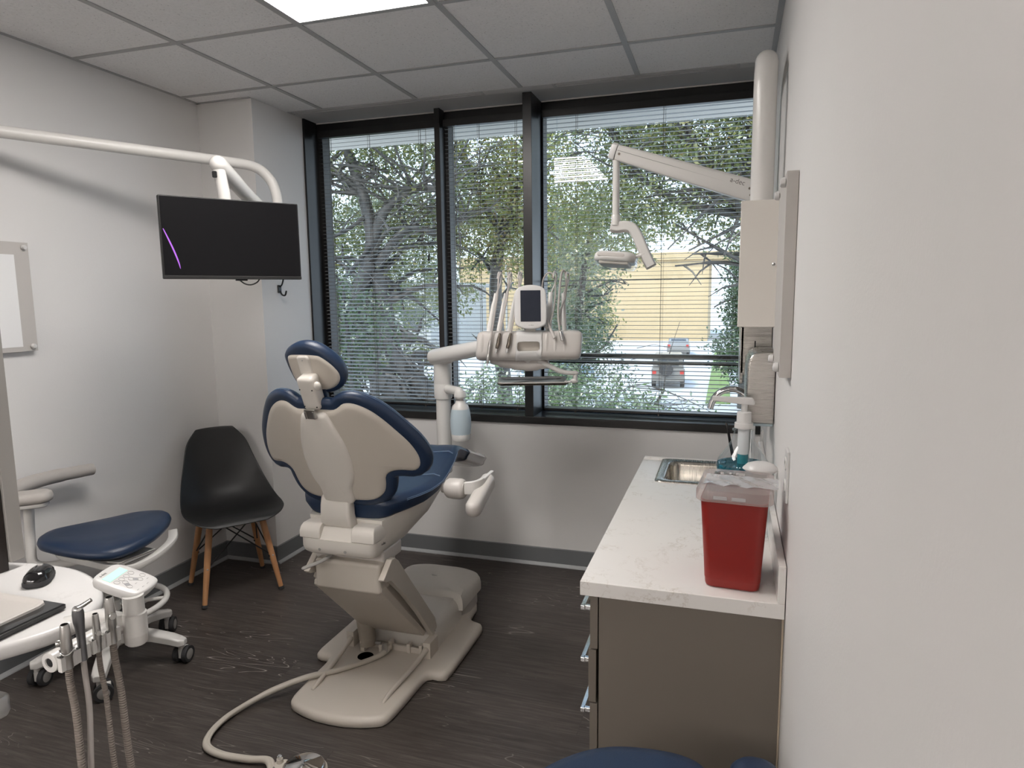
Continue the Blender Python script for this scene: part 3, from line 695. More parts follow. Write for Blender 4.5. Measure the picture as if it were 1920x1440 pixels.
# --- floor plate
half = [(0, 1.928), (.06, 1.931), (.12, 1.944), (.168, 1.962), (.190, 1.976), (.203, 1.998), (.207, 2.03), (.212, 2.10), (.216, 2.24), (.222, 2.283), (.24, 2.296), (.27, 2.292), (.295, 2.305), (.302, 2.34),
        (.302, 2.66), (.300, 2.715), (.285, 2.74), (.25, 2.752), (.225, 2.765), (.212, 2.80), (.205, 2.90), (.18, 2.96), (.1, 2.98), (0, 2.985)]
o = resample([(u, v, 0) for u, v in half]+[(-u, v, 0) for u, v in reversed(half[1:-1])], 150)
W = lambda u, v, h: (CX+u, v, h)
m = MB(); m.pillow(o, [(.006, .0), (.0, .006), (.0, .022), (.004, .030), (.012, .036), (.022, .038)], W, c=(0, 2.45))
base = m.build('floor_plate', M_GREIGE, chair, ang=60)
for s in (-1, 1):   # raised ribs on the plate
    m = MB()
    m.tube(cr([(CX+s*.150, 2.06, .036), (CX+s*.152, 2.12, .046), (CX+s*.168, 2.30, .060), (CX+s*.178, 2.42, .085)], 6), [.008, .009, .010, .012], 12, rnd=True)
    m.box(CX+s*.178-.016, CX+s*.178+.016, 2.38, 2.46, .03, .105)
    m.build('rib', M_GREIGE, base, ang=50)
m = MB(); m.M = Matrix.Translation((CX-.075, 2.325, 0)); m.lathe([(.03, .0375), (.036, .0378), (.036, .0392), (.03, .0395)], 24); m.lathe([(.001, .0398), (.033, .0398)], 24, 1)
m.build('cable_port', [M_GREIGE, M_DARK], base)
m = MB()   # low bracket wall behind the link
m.box(CX-.135, CX+.165, 2.405, 2.417, .036, .062)
for x in (.0, .085, .14): m.box(CX+x-.008, CX+x+.008, 2.398, 2.425, .036, .078)
m.box(CX-.12, CX-.10, 2.36, 2.40, .036, .09); m.box(CX-.03, CX-.01, 2.355, 2.375, .036, .08)
m.build('bracket', M_GREIGE, base, bevel=.003)
m = MB(); m.box(CX-.012, CX+.012, 2.352, 2.356, .05, .088); m.tube([(CX-.045, 2.36, .085), (CX-.02, 2.36, .087)], .006, 8)
m.build('clip', M_SATIN, base)
# boot
m = MB(); m.tube(cr([(CX-.15, 2.45, .20), (CX-.128, 2.42, .155), (CX-.105, 2.395, .10), (CX-.098, 2.385, .052)], 8), [.030, .036, .036, .033], 20)
m.build('cable_boot', M_BOOT, chair, ang=60)
# --- pump housing and its end cap
def house(name, hw, y0, y1, z0, z1, endr, mat, fr):
    m = MB(); rings = []
    oo = [(-hw, y0), (hw, y0)]
    for k in range(0, 13):
        a = R(90*k/12); oo.append((hw-endr+endr*math.cos(a), y1-endr*.55+endr*.55*math.sin(a)))
    for k in range(0, 13):
        a = R(90+90*k/12); oo.append((-hw+endr+endr*math.cos(a), y1-endr*.55+endr*.55*math.sin(a)))
    oo = resample([(p[0], p[1], 0) for p in oo], 120)
    m.pillow(oo, [(0., z0), (.0, z1-.05), (.004, z1-.03), (.014, z1-.013), (.030, z1-.004), (.05, z1)], W, c=(0, (y0+y1)/2), dome=(0, .004))
    return m.build(name, mat, chair, ang=45)
house('pump_housing', .185, 2.46, 2.76, .03, .145, .02, M_IVORY, 0)
cap = house('end_cap', .205, 2.715, 3.04, .092, .172, .16, M_IVORY, 0)
m = MB(); m.prism(rrect(.395, .30, .12, 8, CX, 2.873), .036, .092); m.build('cap_skirt', M_UNITGREY, cap, ang=40)
# --- lift link (leaning arm)
def yz(poly, x0, x1, m): 
    return m.loft([[(x0, y, z) for y, z in poly], [(x1, y, z) for y, z in poly]])
m = MB(); yz([(2.085, .478), (2.135, .535), (2.478, .150), (2.425, .125)], CX-.142, CX+.142, m)
link = m.build('lift_arm', M_BEIGE, chair, bevel=.004)
m = MB(); yz([(2.070, .455), (2.074, .474), (2.10, .472), (2.43, .128), (2.412, .118), (2.402, .124)], CX-.1295, CX+.1535, m)
m.build('rear_cover', M_GREIGE, link, bevel=.004, seg=2)
for s in (-1, 1):
    m = MB(); poly = [(2.044, .515), (2.112, .568), (2.138, .566), (2.165, .545), (2.250, .440), (2.360, .310), (2.475, .172), (2.490, .13), (2.478, .092), (2.462, .090), (2.440, .118), (2.325, .262), (2.200, .398), (2.100, .492), (2.060, .502)]
    yz(poly, CX+.012+s*.142, CX+.012+s*.166, m); m.build('side_plate', M_BEIGE, link, bevel=.003, seg=2)
m = MB(); m.tube([(CX-.10, 2.14, .452), (CX+.138, 2.14, .452)], .02, 14); m.build('pivot', M_DARK, link)
# --- block under the seat housing
m = MB(); m.loft([[(CX+u, y, z) for u, y in ((-.118, 2.062), (.152, 2.062), (.150, 2.20), (-.118, 2.20))] for z in (.446, .562)])
blk = m.build('upper_block', M_BEIGE, chair, bevel=.014, seg=3)
m = MB(); m.box(CX-.145, CX+.15, 2.10, 2.25, .545, .60); m.build('swivel_plate', M_UNITGREY, blk, bevel=.01)
m = MB(); m.tube(cr([(CX-.045, 2.09, .578), (CX-.06, 2.02, .572), (CX-.10, 1.975, .560)], 5), .010, 10, rnd=True, flat=.55); m.build('swivel_lever', M_GREYPL, blk)
# --- seat housing (cream box behind the cushion)
m = MB()
rings = []
for z, ins, yo in ((.582, .035, .045), (.588, .016, .020), (.600, .004, .006), (.618, 0., .0), (.650, 0., .0)):
    rings.append([(CX+u, v, z) for u, v in rrect(.305-2*ins, .30-yo, .03, 6, 0, 2.03+yo+(.30-yo)/2)])
m.loft(rings); hs = m.build('seat_housing', M_IVORY, chair, ang=40)
for x0, x1 in ((-.1525, -.068), (.060, .1525)):
    m = MB(); rings = []
    for z, y0, e in ((.6505, 2.030, 0.), (.675, 2.031, 0.), (.690, 2.036, .002), (.700, 2.047, .006), (.704, 2.060, .012)):
        a = CX+x0+(e if x0 < 0 else 0); b = CX+x1-(e if x1 > .1 else 0)
        rings.append([(a, y0, z), (b, y0, z), (b, 2.30, z), (a, 2.30, z)])
    m.loft(rings); m.build('housing_shoulder', M_IVORY, hs, bevel=.006, seg=3)
m = MB(); yz([(2.034, .650), (2.064, .690), (2.20, .69), (2.20, .650)], CX-.068, CX+.060, m); m.build('housing_ramp', M_IVORY, hs)
for u in (-.07, .035):
    m = MB(axis((CX+u, 2.031, .612), (0, -1, 0))); m.lathe([(.0035, 0), (.0055, 0), (.0055, .0015), (.0035, .002)], 14); m.build('screw_plug', M_GREYPL, hs)
lettering('logo', 'a-dec', .014, frame((CX+.1533, 2.10, .632), (0, 1, -.12), (0, .12, 1)), M_LOGO, hs)
# --- seat pan under the cushion
def section(hw_t, hw_b, zt, zb, y):
    o_ = []
    n = 10
    pts = [(hw_t, zt), (hw_t*.98, zt-.25*(zt-zb)), (hw_b+.5*(hw_t-hw_b), zb+.32*(zt-zb)), (hw_b, zb+.08*(zt-zb)), (hw_b*.85, zb), (0, zb)]
    pts = pts+[(-u, z) for u, z in reversed(pts[:-1])]
    return [(CX+u, y, z) for u, z in pts]
st = [(2.10, .150, .1500, .715, .592), (2.20, .185, .150, .73, .588), (2.30, .205, .150, .735, .592), (2.42, .212, .155, .74, .618), (2.55, .205, .155, .765, .672), (2.68, .18, .15, .79, .72), (2.80, .14, .12, .775, .735)]
m = MB(); m.loft([section(a, b, zt, zb, y) for y, a, b, zt, zb in st]); m.build('seat_pan', M_IVORY, chair, ang=50)
# --- seat cushion, swept along the patient's legs
P_c = cr([(0, 2.118, .790), (0, 2.18, .798), (0, 2.32, .800), (0, 2.46, .806), (0, 2.58, .824), (0, 2.68, .845), (0, 2.745, .851), (0, 2.81, .836), (0, 2.90, .802), (0, 3.04, .754), (0, 3.165, .712)], 5)
def wid(y):
    ys = [2.10, 2.125, 2.16, 2.22, 2.30, 2.40, 2.50, 2.62, 2.73, 2.80, 2.95, 3.17]; ws = [.165, .188, .213, .238, .256, .258, .243, .222, .198, .190, .180, .170]
    return float(np.interp(y, ys, ws))
def thk(y): return float(np.interp(y, [2.0, 2.3, 2.6, 2.75, 2.9, 3.17], [.082, .082, .068, .064, .062, .062]))
def seat_ring(i, k=1., back=0.):
    p = P_c[i]; q = P_c[min(i+1, len(P_c)-1)]-P_c[max(i-1, 0)]; q.normalize(); nrm = Vector((0, -q.z, q.y))
    hw, th = wid(p.y), thk(p.y); out = []
    prof = []
    for j in range(32):
        a = 2*PI*j/32; ca, sa = math.cos(a), math.sin(a)
        u = hw*math.copysign(abs(ca)**.55, ca); h = math.copysign(abs(sa)**.62, sa)
        bol = .014*max(0, (abs(u)/hw-.45)/.55) if sa > 0 else 0
        hh = -th/2+h*th/2+(bol if abs(u) < hw*.93 else bol*.5)
        uu = u*(1 if sa > 0 else .93)
        out.append(Vector((CX+uu*k, p.y, p.z))+nrm*(-th/2+(hh+th/2)*k)+q*back)
    return out
rings = [seat_ring(0, k, b) for k, b in ((.5, -.020), (.80, -.018), (.93, -.010))]+[seat_ring(i) for i in range(len(P_c))]+[seat_ring(len(P_c)-1, k, b) for k, b in ((.96, .008), (.86, .016), (.6, .021), (.25, .022))]
m = MB(); m.loft(rings); seat = m.build('seat_cushion', M_NAVY, chair, ang=70)
m = MB()   # seams
def surf(u, y, lift=.001):
    i = min(range(len(P_c)), key=lambda k_: abs(P_c[k_].y-y)); z = float(np.interp(y, [p.y for p in P_c], [p.z for p in P_c]))
    hw = wid(y); return Vector((CX+u*hw, y, z+.014*max(0, (abs(u)-.45)/.55)+lift))
for off in (0, .006):
    m.tube([surf(u, 2.40+off+.03*abs(u)**3, -.0005-(.012 if abs(u) > .9 else 0)) for u in np.linspace(-.93, .93, 21)], .0009, 6)
    m.tube([surf(u, 2.655+off, -.0005-(.012 if abs(u) > .9 else 0)) for u in np.linspace(-.93, .93, 21)], .0009, 6)
for s in (-1, 1):
    for off in (0, .0055):
        m.tube([Vector((CX+s*(wid(y)+.0005-off*.25), y, surf(0, y).z-.020+off)) for y in np.linspace(2.17, 2.70, 26)], .0009, 6)
m.build('stitching', M_STITCH, seat)
m = MB()
i0 = next(i for i, p in enumerate(P_c) if p.y > 2.885)
cov = []
for i in range(i0, len(P_c)): cov.append([Vector((CX, P_c[i].y, P_c[i].z-.02))+(p-Vector((CX, P_c[i].y, P_c[i].z-.02)))*1.035 for p in seat_ring(i)])
cov += [[Vector((CX, P_c[-1].y, P_c[-1].z-.02))+(p-Vector((CX, P_c[-1].y, P_c[-1].z-.02)))*1.02 for p in seat_ring(len(P_c)-1, k, b)] for k, b in ((.97, .012), (.86, .021), (.6, .026), (.2, .027))]
m.loft(cov, cap=False); m.build('toe_cover', M_COVER, chair, ang=60)
# --- backrest: local frame u across, v up the spine, h towards the patient
p0 = Vector((CX, 2.079, .803)); vx = Vector((0, -.373, .928)).normalized(); ux = Vector((1, 0, 0)); hx = Vector((0, .928, .373)).normalized()
def BK(k):
    def f(u, v, h): return p0+ux*u+vx*v+hx*(h+k*u*u)
    return f
sh = [(0, -.012), (.06, -.012), (.11, -.013), (.145, -.004), (.172, .020), (.184, .055), (.188, .082), (.200, .098), (.222, .106), (.250, .104), (.285, .094), (.304, .104), (.311, .130), (.307, .165), (.290, .212), (.262, .262), (.230, .312), (.198, .352), (.164, .379), (.134, .392), (.108, .391), (.090, .379), (.070, .369), (.04, .370), (0, .371)]
so_ = resample(cr([(u, v, 0) for u, v in mirror(sh)], 4, True), 150)
m = MB(); m.pillow(so_, [(.004, .012), (.0, .006), (.0015, -.004), (.007, -.009), (.02, -.012)], BK(.75), c=(0, .19), inner=(.9, .8, .65, .5, .35, .2, .06), dome=(0, -.006))
back = m.build('backrest_shell', M_BEIGE, chair, ang=60)
m = MB(); m.pillow(inset(so_, -.006), [(.03, .000), (.0, -.002), (-.014, -.003), (-.024, .004), (-.028, .015), (-.024, .030), (-.012, .044), (.012, .057), (.04, .065)], BK(.75), c=(0, .19), inner=(.9, .8, .65, .5, .35, .2, .06), dome=(0, -.02))
cush = m.build('backrest_cushion', M_NAVY, chair, ang=70)
for s in (-1, 1):
    m = MB()
    for d, h in ((-.0285, .015), (-.0278, .022)):
        q = [BK(.75)(u, v, h) for u, v in inset(so_, d-.006)]
        m.tube([q[i] for i in range(150) if so_[i].y > .10 and s*so_[i].x > .10], .0009, 6)
    m.build('stitching', M_STITCH, cush)
# spine cover
sp = [(0, -.016), (.050, -.016), (.062, .0), (.064, .045), (.082, .085), (.092, .135), (.094, .185), (.086, .245), (.070, .300), (.054, .345), (.044, .361), (.02, .364), (0, .364)]
spo = resample(cr([(u, v, 0) for u, v in mirror(sp)], 4, True), 90)
m = MB(); m.pillow(spo, [(.0, -.004), (.0008, -.016), (.003, -.021), (.009, -.026), (.018, -.028)], lambda u, v, h: BK(.75)(u, v, h), c=(0, .17), inner=(.85, .6, .35, .1), dome=(0, -.008))
spine = m.build('spine_cover', M_IVORY, chair, ang=55)
# neck piece down to the housing
m = MB(); rings = []
for y, z, hw, t in ((2.072, .812, .060, .018), (2.058, .798, .062, .026), (2.052, .770, .0625, .030), (2.050, .735, .063, .032), (2.056, .705, .066, .032), (2.072, .682, .068, .030), (2.095, .672, .066, .026)):
    rings.append([(CX+u-.016, y+v, z) for u, v in rrect(1.93*hw, 2*t*.8, .012, 5, 0, t*.8)])
m.loft(rings); m.build('recline_bracket', M_IVORY, chair, ang=50)
# --- headrest
def HD(k, h0=0., tilt=0.):
    def f(u, v, h): return p0+ux*u+vx*v+hx*(h+h0+k*u*u)
    return f
ho = resample(cr([(u, v, 0) for u, v in [(-.095, .552), (-.098, .515), (-.091, .476), (-.080, .445), (-.057, .421), (-.018, .409), (.022, .406), (.060, .410), (.093, .429), (.110, .457), (.112, .488), (.100, .523), (.072, .558), (.036, .585), (-.006, .595), (-.056, .583)]], 5, True), 100)
HDF = HD(.8, .050)
m = MB(); m.pillow(ho, [(.035, -.012), (.016, -.013), (.005, -.008), (.0, .004), (.002, .022), (.010, .036), (.022, .046), (.04, .050)], HDF, c=(.005, .49), inner=(.85, .65, .45, .25, .08), dome=(0, -.008))
head = m.build('headrest_cushion', M_NAVY, chair, ang=70)
hbo = resample(cr([(u, v, 0) for u, v in [(-.076, .546), (-.03, .555), (.030, .553), (.052, .546), (.080, .520), (.098, .490), (.098, .462), (.080, .438), (.045, .424), (.0, .424), (-.050, .432), (-.072, .456), (-.080, .495)]], 5, True), 90)
m = MB(); m.pillow(hbo, [(.0, -.008), (.001, -.013), (.006, -.018), (.014, -.019)], HDF, c=(.005, .48), inner=(.85, .6, .35, .1))
hs2 = m.build('headrest_shell', M_BEIGE, chair, ang=50)
m = MB(); m.pillow(rrect(.050, .078, .014, 6, -.012, .515), [(.0, -.016), (.001, -.021), (.004, -.024)], HDF, c=(-.012, .515)); m.build('centre_plate', M_IVORY, hs2, ang=50)
m = MB(); m.M = frame(HDF(-.012, .540, -.0255), ux, vx); m.ball((0, 0, 0), .0025, 8, 6); m.build('screw', M_GREYPL, hs2)
BKF = BK(0.)
m = MB(); m.pillow(rrect(.062, .122, .014, 6, 0., .432), [(.004, .032), (.0, .026), (.0, -.006), (.003, -.012), (.010, -.015)], BKF, c=(0, .432), inner=(.8, .5, .2))
hbkt = m.build('headrest_bracket', M_IVORY, chair, ang=50)
for u, v in ((-.024, .388), (.022, .386), (-.024, .452), (.022, .450)):
    m = MB(); m.M = frame(BKF(u, v, -.0155), ux, vx); m.ball((0, 0, 0), .0024, 8, 6); m.build('screw', M_DARK, hbkt)
m = MB(); m.M = frame(BKF(.040, .462, -.004), ux, vx); m.ball((0, 0, 0), .016, 14, 10, (.8, 1., .7)); m.build('release_knob', M_IVORY, hbkt)
m = MB(); m.prism(rrect(.05, .15, .004, 3, .012, .40), .034, .046, BKF); m.build('glide_bar', M_NAVY, chair)
m = MB(); m.prism(rrect(.040, .034, .003, 3, 0, .367), -.0335, -.026, BKF); 
for u in (-.016, .016): m.tube([BKF(u, .352, -.034), BKF(u, .378, -.034)], .0045, 8)
m.build('glide_clamp', M_SATIN, chair)
# --- right armrest: hub, white crook and pad
m = MB(axis((-1.062, 2.425, .757), (1, 0, 0))); m.lathe([(.020, 0), (.020, .016), (.032, .018), (.0395, .028), (.0415, .050), (.041, .080), (.037, .092), (.0345, .094), (.0345, .092), (.0325, .092), (.032, .097), (.027, .099)], 36)
hub = m.build('armrest_hub', M_UNITGREY, chair, ang=40)
crk = cr([(-.962, 2.41, .770), (-.930, 2.415, .774), (-.908, 2.44, .778), (-.900, 2.49, .784), (-.895, 2.555, .790)], 6)
m = MB(); rings = []
for i, p in enumerate(crk):
    t = (crk[min(i+1, len(crk)-1)]-crk[max(i-1, 0)]).normalized(); s_ = Vector((t.y, -t.x, 0))
    h = .030 if i < len(crk)*.6 else .024
    rings.append([p+s_*a+Vector((0, 0, b)) for a, b in ((-.008, -h), (.008, -h), (.010, 0), (.008, h*.7), (-.008, h*.7), (-.010, 0))])
m.loft(rings); m.build('armrest_crook', M_WHITE, hub, bevel=.004)
m = MB(); A = frame((-.902, 2.43, .741), (0, .94, .33), (1, .12, 0))
m.M = A; m.pillow(resample([(p[0], p[1], 0) for p in rrect(.235, .060, .028, 8)], 70), [(.010, .030), (.002, .024), (.0, .008), (.002, -.014), (.010, -.025), (.02, -.028)], inner=(.8, .5, .2))
m.build('armrest_pad', M_UNITGREY, hub, ang=55)
# left armrest stub, mostly behind the backrest
m = MB(axis((-1.545, 2.42, .765), (-1, 0, 0))); m.lathe([(.018, 0), (.018, .030), (.030, .033), (.037, .050), (.037, .092), (.030, .100)], 28)
m.build('armrest_hub', M_UNITGREY, chair, ang=40)
# ================================================================== DELIVERY UNIT ON ITS POST
PX, PY = -1.395, 3.225
unit = thing('delivery_unit', 'white dental delivery unit with a touchscreen pad on a post by the window', 'dental unit', (PX, PY, .59))
HM = Matrix.Translation((-.859, 2.975, 0)) @ Matrix.Rotation(.3055, 4, 'Z')
def HP(u, w, z): return HM @ Vector((u, w, z))
m = MB(Matrix.Translation((PX, PY, 0)))
m.lathe([(.030, .590), (.036, .594), (.0385, .602), (.0385, 1.005)], 32); post = m.build('post', M_WHITE, unit)
m = MB(); m.tube(cr([(PX, PY+.01, .625), (PX, 3.05, .622), (PX+.03, 2.85, .640), (PX+.05, 2.70, .690)], 6), .026, 18, rnd=True); m.build('mount_arm', M_WHITE, unit, ang=60)
m = MB(Matrix.Translation((PX, PY, 0))); m.lathe([(.036, .985), (.0455, .990), (.0475, 1.0), (.0475, 1.065), (.0465, 1.068), (.0475, 1.071), (.0475, 1.180), (.044, 1.215), (.030, 1.235), (.001, 1.238)], 32)
m.build('swivel_collar', M_WHITE, post, ang=40)
m = MB(); A0 = Vector((-1.439, 3.212, 1.205)); A1 = HP(-.16, .05, 1.288); d = (A1-A0)
m.tube([A0+d*t for t in (0, .02, .3, .7, 1)], [.040, .0415, .041, .038, .036], 28); arm = m.build('arm', M_WHITE, unit, ang=40)
m = MB(axis(A0-d.normalized()*.001, -d)); m.lathe([(.036, 0), (.034, .004), (.001, .0045)], 28); m.build('end_disc', M_UNITGREY, arm)
m = MB(); m.tube([A0+d*.18+Vector((0, 0, -.036)), A0+d*.30+Vector((0, 0, -.036))], .012, 14, rnd=True); m.build('arm_brake', M_UNITGREY, arm)
# self-contained water bottle
BX, BY = -1.257, 3.118
m = MB(); m.tube(cr([(PX+.04, PY-.03, 1.042), (PX+.085, PY-.065, 1.043), (BX-.008, BY+.006, 1.043)], 5), .0225, 18, rnd=True); brk = m.build('bottle_bracket', M_WHITE, unit, ang=50)
bot = MB(Matrix.Translation((BX, BY, 0))); bot.lathe([(.024, 1.048), (.030, 1.035), (.031, 1.018), (.026, 1.010)], 26); bot.build('bottle_cap', M_WHITE, brk)
m = MB(Matrix.Translation((BX, BY, 0))); m.lathe([(.0245, 1.000), (.0245, 1.010)], 26); m.build('bottle_ring', M_SATIN, brk)
m = MB(Matrix.Translation((BX, BY, 0))); m.lathe([(.023, 1.0), (.027, .985), (.040, .972), (.0445, .955)], 28, cap=False); m.build('bottle_shoulder', M_WHITE, brk, ang=60)
m = MB(Matrix.Translation((BX, BY, 0))); m.lathe([(.0440, .957), (.0490, .935), (.0525, .900), (.0520, .860), (.0480, .828)], 32); m.build('water_bottle', M_WATER, brk, ang=60)
m = MB(Matrix.Translation((BX, BY, 0)))
rings = []
for r_, z in ((.0472, .831), (.0482, .826), (.046, .800), (.0425, .797), (.04, .799)):
    rings.append([((r_+(.0012 if k % 2 else 0)*(.80 < z < .83))*math.cos(2*PI*k/48), (r_+(.0012 if k % 2 else 0)*(.80 < z < .83))*math.sin(2*PI*k/48), z) for k in range(48)])
m.loft(rings); m.build('bottle_base', M_WHITE, brk, ang=60)
# control head
prof = [(.030, 1.354), (.010, 1.353), (.002, 1.347), (-.003, 1.338), (-.014, 1.262), (-.013, 1.244), (-.006, 1.232), (.008, 1.222), (.030, 1.218), (.105, 1.224), (.122, 1.236), (.128, 1.255), (.126, 1.335), (.112, 1.352), (.07, 1.355)]
def head_ring(u, k=1., grow=0., lean=0.):
    cw, cz = .055, 1.287
    return [(u+lean*(z-1.287), cw+(w-cw)*k+math.copysign(grow, w-cw)*(abs(w-cw) > .03), cz+(z-cz)*k+math.copysign(grow, z-cz)*(abs(z-cz) > .03)) for w, z in prof]
m = MB(HM); us = [(-.2385, .62), (-.2365, .80), (-.231, .90), (-.222, .965), (-.208, .995), (-.195, 1.), (-.056, 1.)]
m.loft([head_ring(u, k, 0, .06) for u, k in us]); hd = m.build('control_head', M_UNITGREY, unit, ang=50)
m = MB(HM); us = [(.060, 1.), (.208, 1.), (.222, .985), (.236, .95), (.243, .88), (.247, .78), (.249, .6)]
m.loft([head_ring(u, k, 0, .06) for u, k in us]); hd2 = m.build('control_head', M_UNITGREY, unit, ang=50)
# white middle with a real grip opening
Nn = 64
def face(u, z):   # the front surface at height z
    zs = [1.218, 1.232, 1.244, 1.262, 1.338, 1.347, 1.356]; ws = [.012, -.006, -.013, -.014, -.003, .002, .012]
    return float(np.interp(z, zs, ws))-.0035
oo = resample([(p[0], p[1], 0) for p in [(-.059, 1.2185), (0, 1.2185), (.0605, 1.2185), (.0625, 1.28), (.066, 1.356), (0, 1.356), (-.052, 1.356), (-.056, 1.28)]], Nn)
ii = resample([(p[0], p[1], 0) for p in reversed(rrect(.105, .043, .013, 5, .002, 1.2855))], Nn)
def align(a, b):
    if sum(a[i].x*a[(i+1) % len(a)].y-a[(i+1) % len(a)].x*a[i].y for i in range(len(a)))*sum(b[i].x*b[(i+1) % len(b)].y-b[(i+1) % len(b)].x*b[i].y for i in range(len(b))) < 0: b = list(reversed(b))
    k = min(range(len(b)), key=lambda j: sum((a[i]-b[(i+j) % len(b)]).length for i in range(0, len(a), 4)))
    return [b[(i+k) % len(b)] for i in range(len(b))]
ii = align(oo, ii)
rgs = [[(p.x, .10, p.y) for p in oo], [(p.x, face(p.x, p.y), p.y) for p in oo]]
for t in (.12, .5, .9, .97): rgs.append([(a.x+(b.x-a.x)*t, face(0, a.y+(b.y-a.y)*t)-(.002 if t < .9 else 0), a.y+(b.y-a.y)*t) for a, b in zip(oo, ii)])
rgs.append([(b.x, face(0, b.y)+.003, b.y) for b in ii]); rgs.append([(b.x*.97, face(0, b.y)+.03, b.y) for b in ii])
m = MB(HM); m.loft(rgs, cap=False); mid = m.build('centre_panel', M_PUREWHITE, unit, ang=50)
m = MB(HM); m.prism(rrect(.108, .046, .013, 5, .002, 1.2855), .018, .022, lambda u, v, h: (u, h, v)); m.build('grip_recess', M_BEIGE, mid)
m = MB(HM); m.box(-.05, .055, .06, .128, 1.222, 1.350); m.build('head_core', M_UNITGREY, mid)
for u, q in ((-.215, hd), (.082, hd2), (.122, hd2), (.165, hd2)):   # moulded ridges between the holders
    m = MB(HM); m.loft([[(u+du+.06*(z-1.29), face(0, z)+.0035-dw, z) for du, dw in ((-.007, -.002), (-.001, .0045*k_), (.004, .003*k_), (.016, -.002))] for z, k_ in ((1.349, .2), (1.34, 1.), (1.31, 1.), (1.28, .7), (1.262, 0.))])
    m.build('holder_ridge', M_UNITGREY, q, ang=80)
# under-head casting
m = MB(HM); m.tube(cr([(-.165, .06, 1.212), (-.09, .055, 1.200), (-.01, .05, 1.196), (.06, .05, 1.200), (.084, .055, 1.206)], 6), [.014, .022, .028, .032, .028, .016], 22, rnd=True, flat=.95)
m.build('head_yoke', M_UNITGREY, unit, ang=60)
# whip arms standing behind the head
def whip(u0, lean, top, hook=True, wdt=.011):
    m = MB(HM); P = [(u0, .055, 1.345), (u0+lean*.5, .085, 1.44), (u0+lean, .115, top)]
    m.tube(cr(P, 5), [wdt, wdt*.95, wdt*.75], 12, flat=.55, up=(0, 1, .3))
    o_ = m.build('whip_arm', M_WHITE, unit, ang=50)
    if hook:
        m = MB(HM); m.tube(cr([(u0+lean, .115, top-.006), (u0+lean+.022, .120, top+.045), (u0+lean+.028, .115, top+.085), (u0+lean+.016, .09, top+.096), (u0+lean+.010, .07, top+.07)], 5), .0052, 10, rnd=True, flat=.8)
        m.build('whip_clip', M_UNITGREY, o_, ang=60)
for u in (-.183, -.136, -.088): whip(u, .036, 1.528)
whip(.096, .016, 1.530, True, .015); whip(.172, -.002, 1.525, True, .011)
# touchscreen pad
A = frame(HP(.013, -.002, 1.464), HM.to_3x3() @ Vector((1, -.01, .0)), HM.to_3x3() @ Vector((.055, .20, 1.)))
po = resample(cr([(u, v, 0) for u, v in [(-.058, -.086), (-.071, -.070), (-.0735, 0), (-.070, .070), (-.056, .091), (-.030, .101), (0, .104), (.030, .101), (.056, .091), (.070, .070), (.0735, 0), (.071, -.070), (.058, -.086), (.030, -.097), (0, -.100), (-.030, -.097)]], 4, True), 90)
m = MB(A); m.pillow(po, [(.02, -.026), (.006, -.022), (.0, -.010), (.0, -.003), (.003, .0), (.008, .001)], inner=(.8, .5, .2)); pad = m.build('touch_pad', M_PUREWHITE, unit, ang=50)
m = MB(A); m.prism(rrect(.092, .144, .002, 2, 0, .006), .001, .0018); m.build('screen', M_PADSCR, pad)
lettering('logo', 'a-dec', .011, A @ Matrix.Translation((.002, -.082, .0014)), M_PRINT, pad)
m = MB(HM); m.loft([[(u+x, w+y, z) for x, y in ((-.024, -.012), (.024, -.012), (.024, .014), (-.024, .014))] for u, w, z in ((.012, .02, 1.345), (.012, .014, 1.375))]); m.build('pad_neck', M_UNITGREY, pad, bevel=.004)
# tray on its swing arm
m = MB(HM); m.tube([(.0, .04, 1.224), (.0, .04, 1.205)], .02, 20); 
m.tube(cr([(-.004, .04, 1.207), (.055, .038, 1.207), (.100, .035, 1.190), (.150, .035, 1.166), (.195, .04, 1.156), (.224, .045, 1.156)], 6), [.016, .016, .015, .014, .013], 16, rnd=True, flat=.8)
m.tube([(.221, .045, 1.157), (.221, .045, 1.120)], .011, 14); ta = m.build('tray_arm', M_WHITE, unit, ang=55)
m = MB(HM); m.ball((.216, .045, 1.118), .016, 16, 10, (1.2, .9, .8)); m.tube([(.20, .045, 1.113), (.172, .05, 1.110)], .007, 10); m.build('tray_knuckle', M_WHITE, ta)
m = MB(HM)
tro = resample([(p[0], p[1], 0) for p in rrect(.325, .235, .018, 5, .021, .10)], 80)
rg = [(inset(tro, .05), 1.108), (inset(tro, .014), 1.108), (inset(tro, .004), 1.111), (inset(tro, .0), 1.118), (inset(tro, .001), 1.1195), (inset(tro, .006), 1.117), (inset(tro, .016), 1.1115), (inset(tro, .05), 1.1115)]
m.loft([[(p[0], p[1], z) for p in r_] for r_, z in rg]); tr = m.build('instrument_tray', M_UNITGREY, unit, ang=50)
m = MB(HM); m.loft([[(p[0], p[1], z) for p in inset(tro, d)] for d, z in ((.010, 1.105), (.002, 1.109), (-.002, 1.114), (.003, 1.113), (.012, 1.1075))], cap=False); m.build('tray_rim', M_BRONZE, tr)

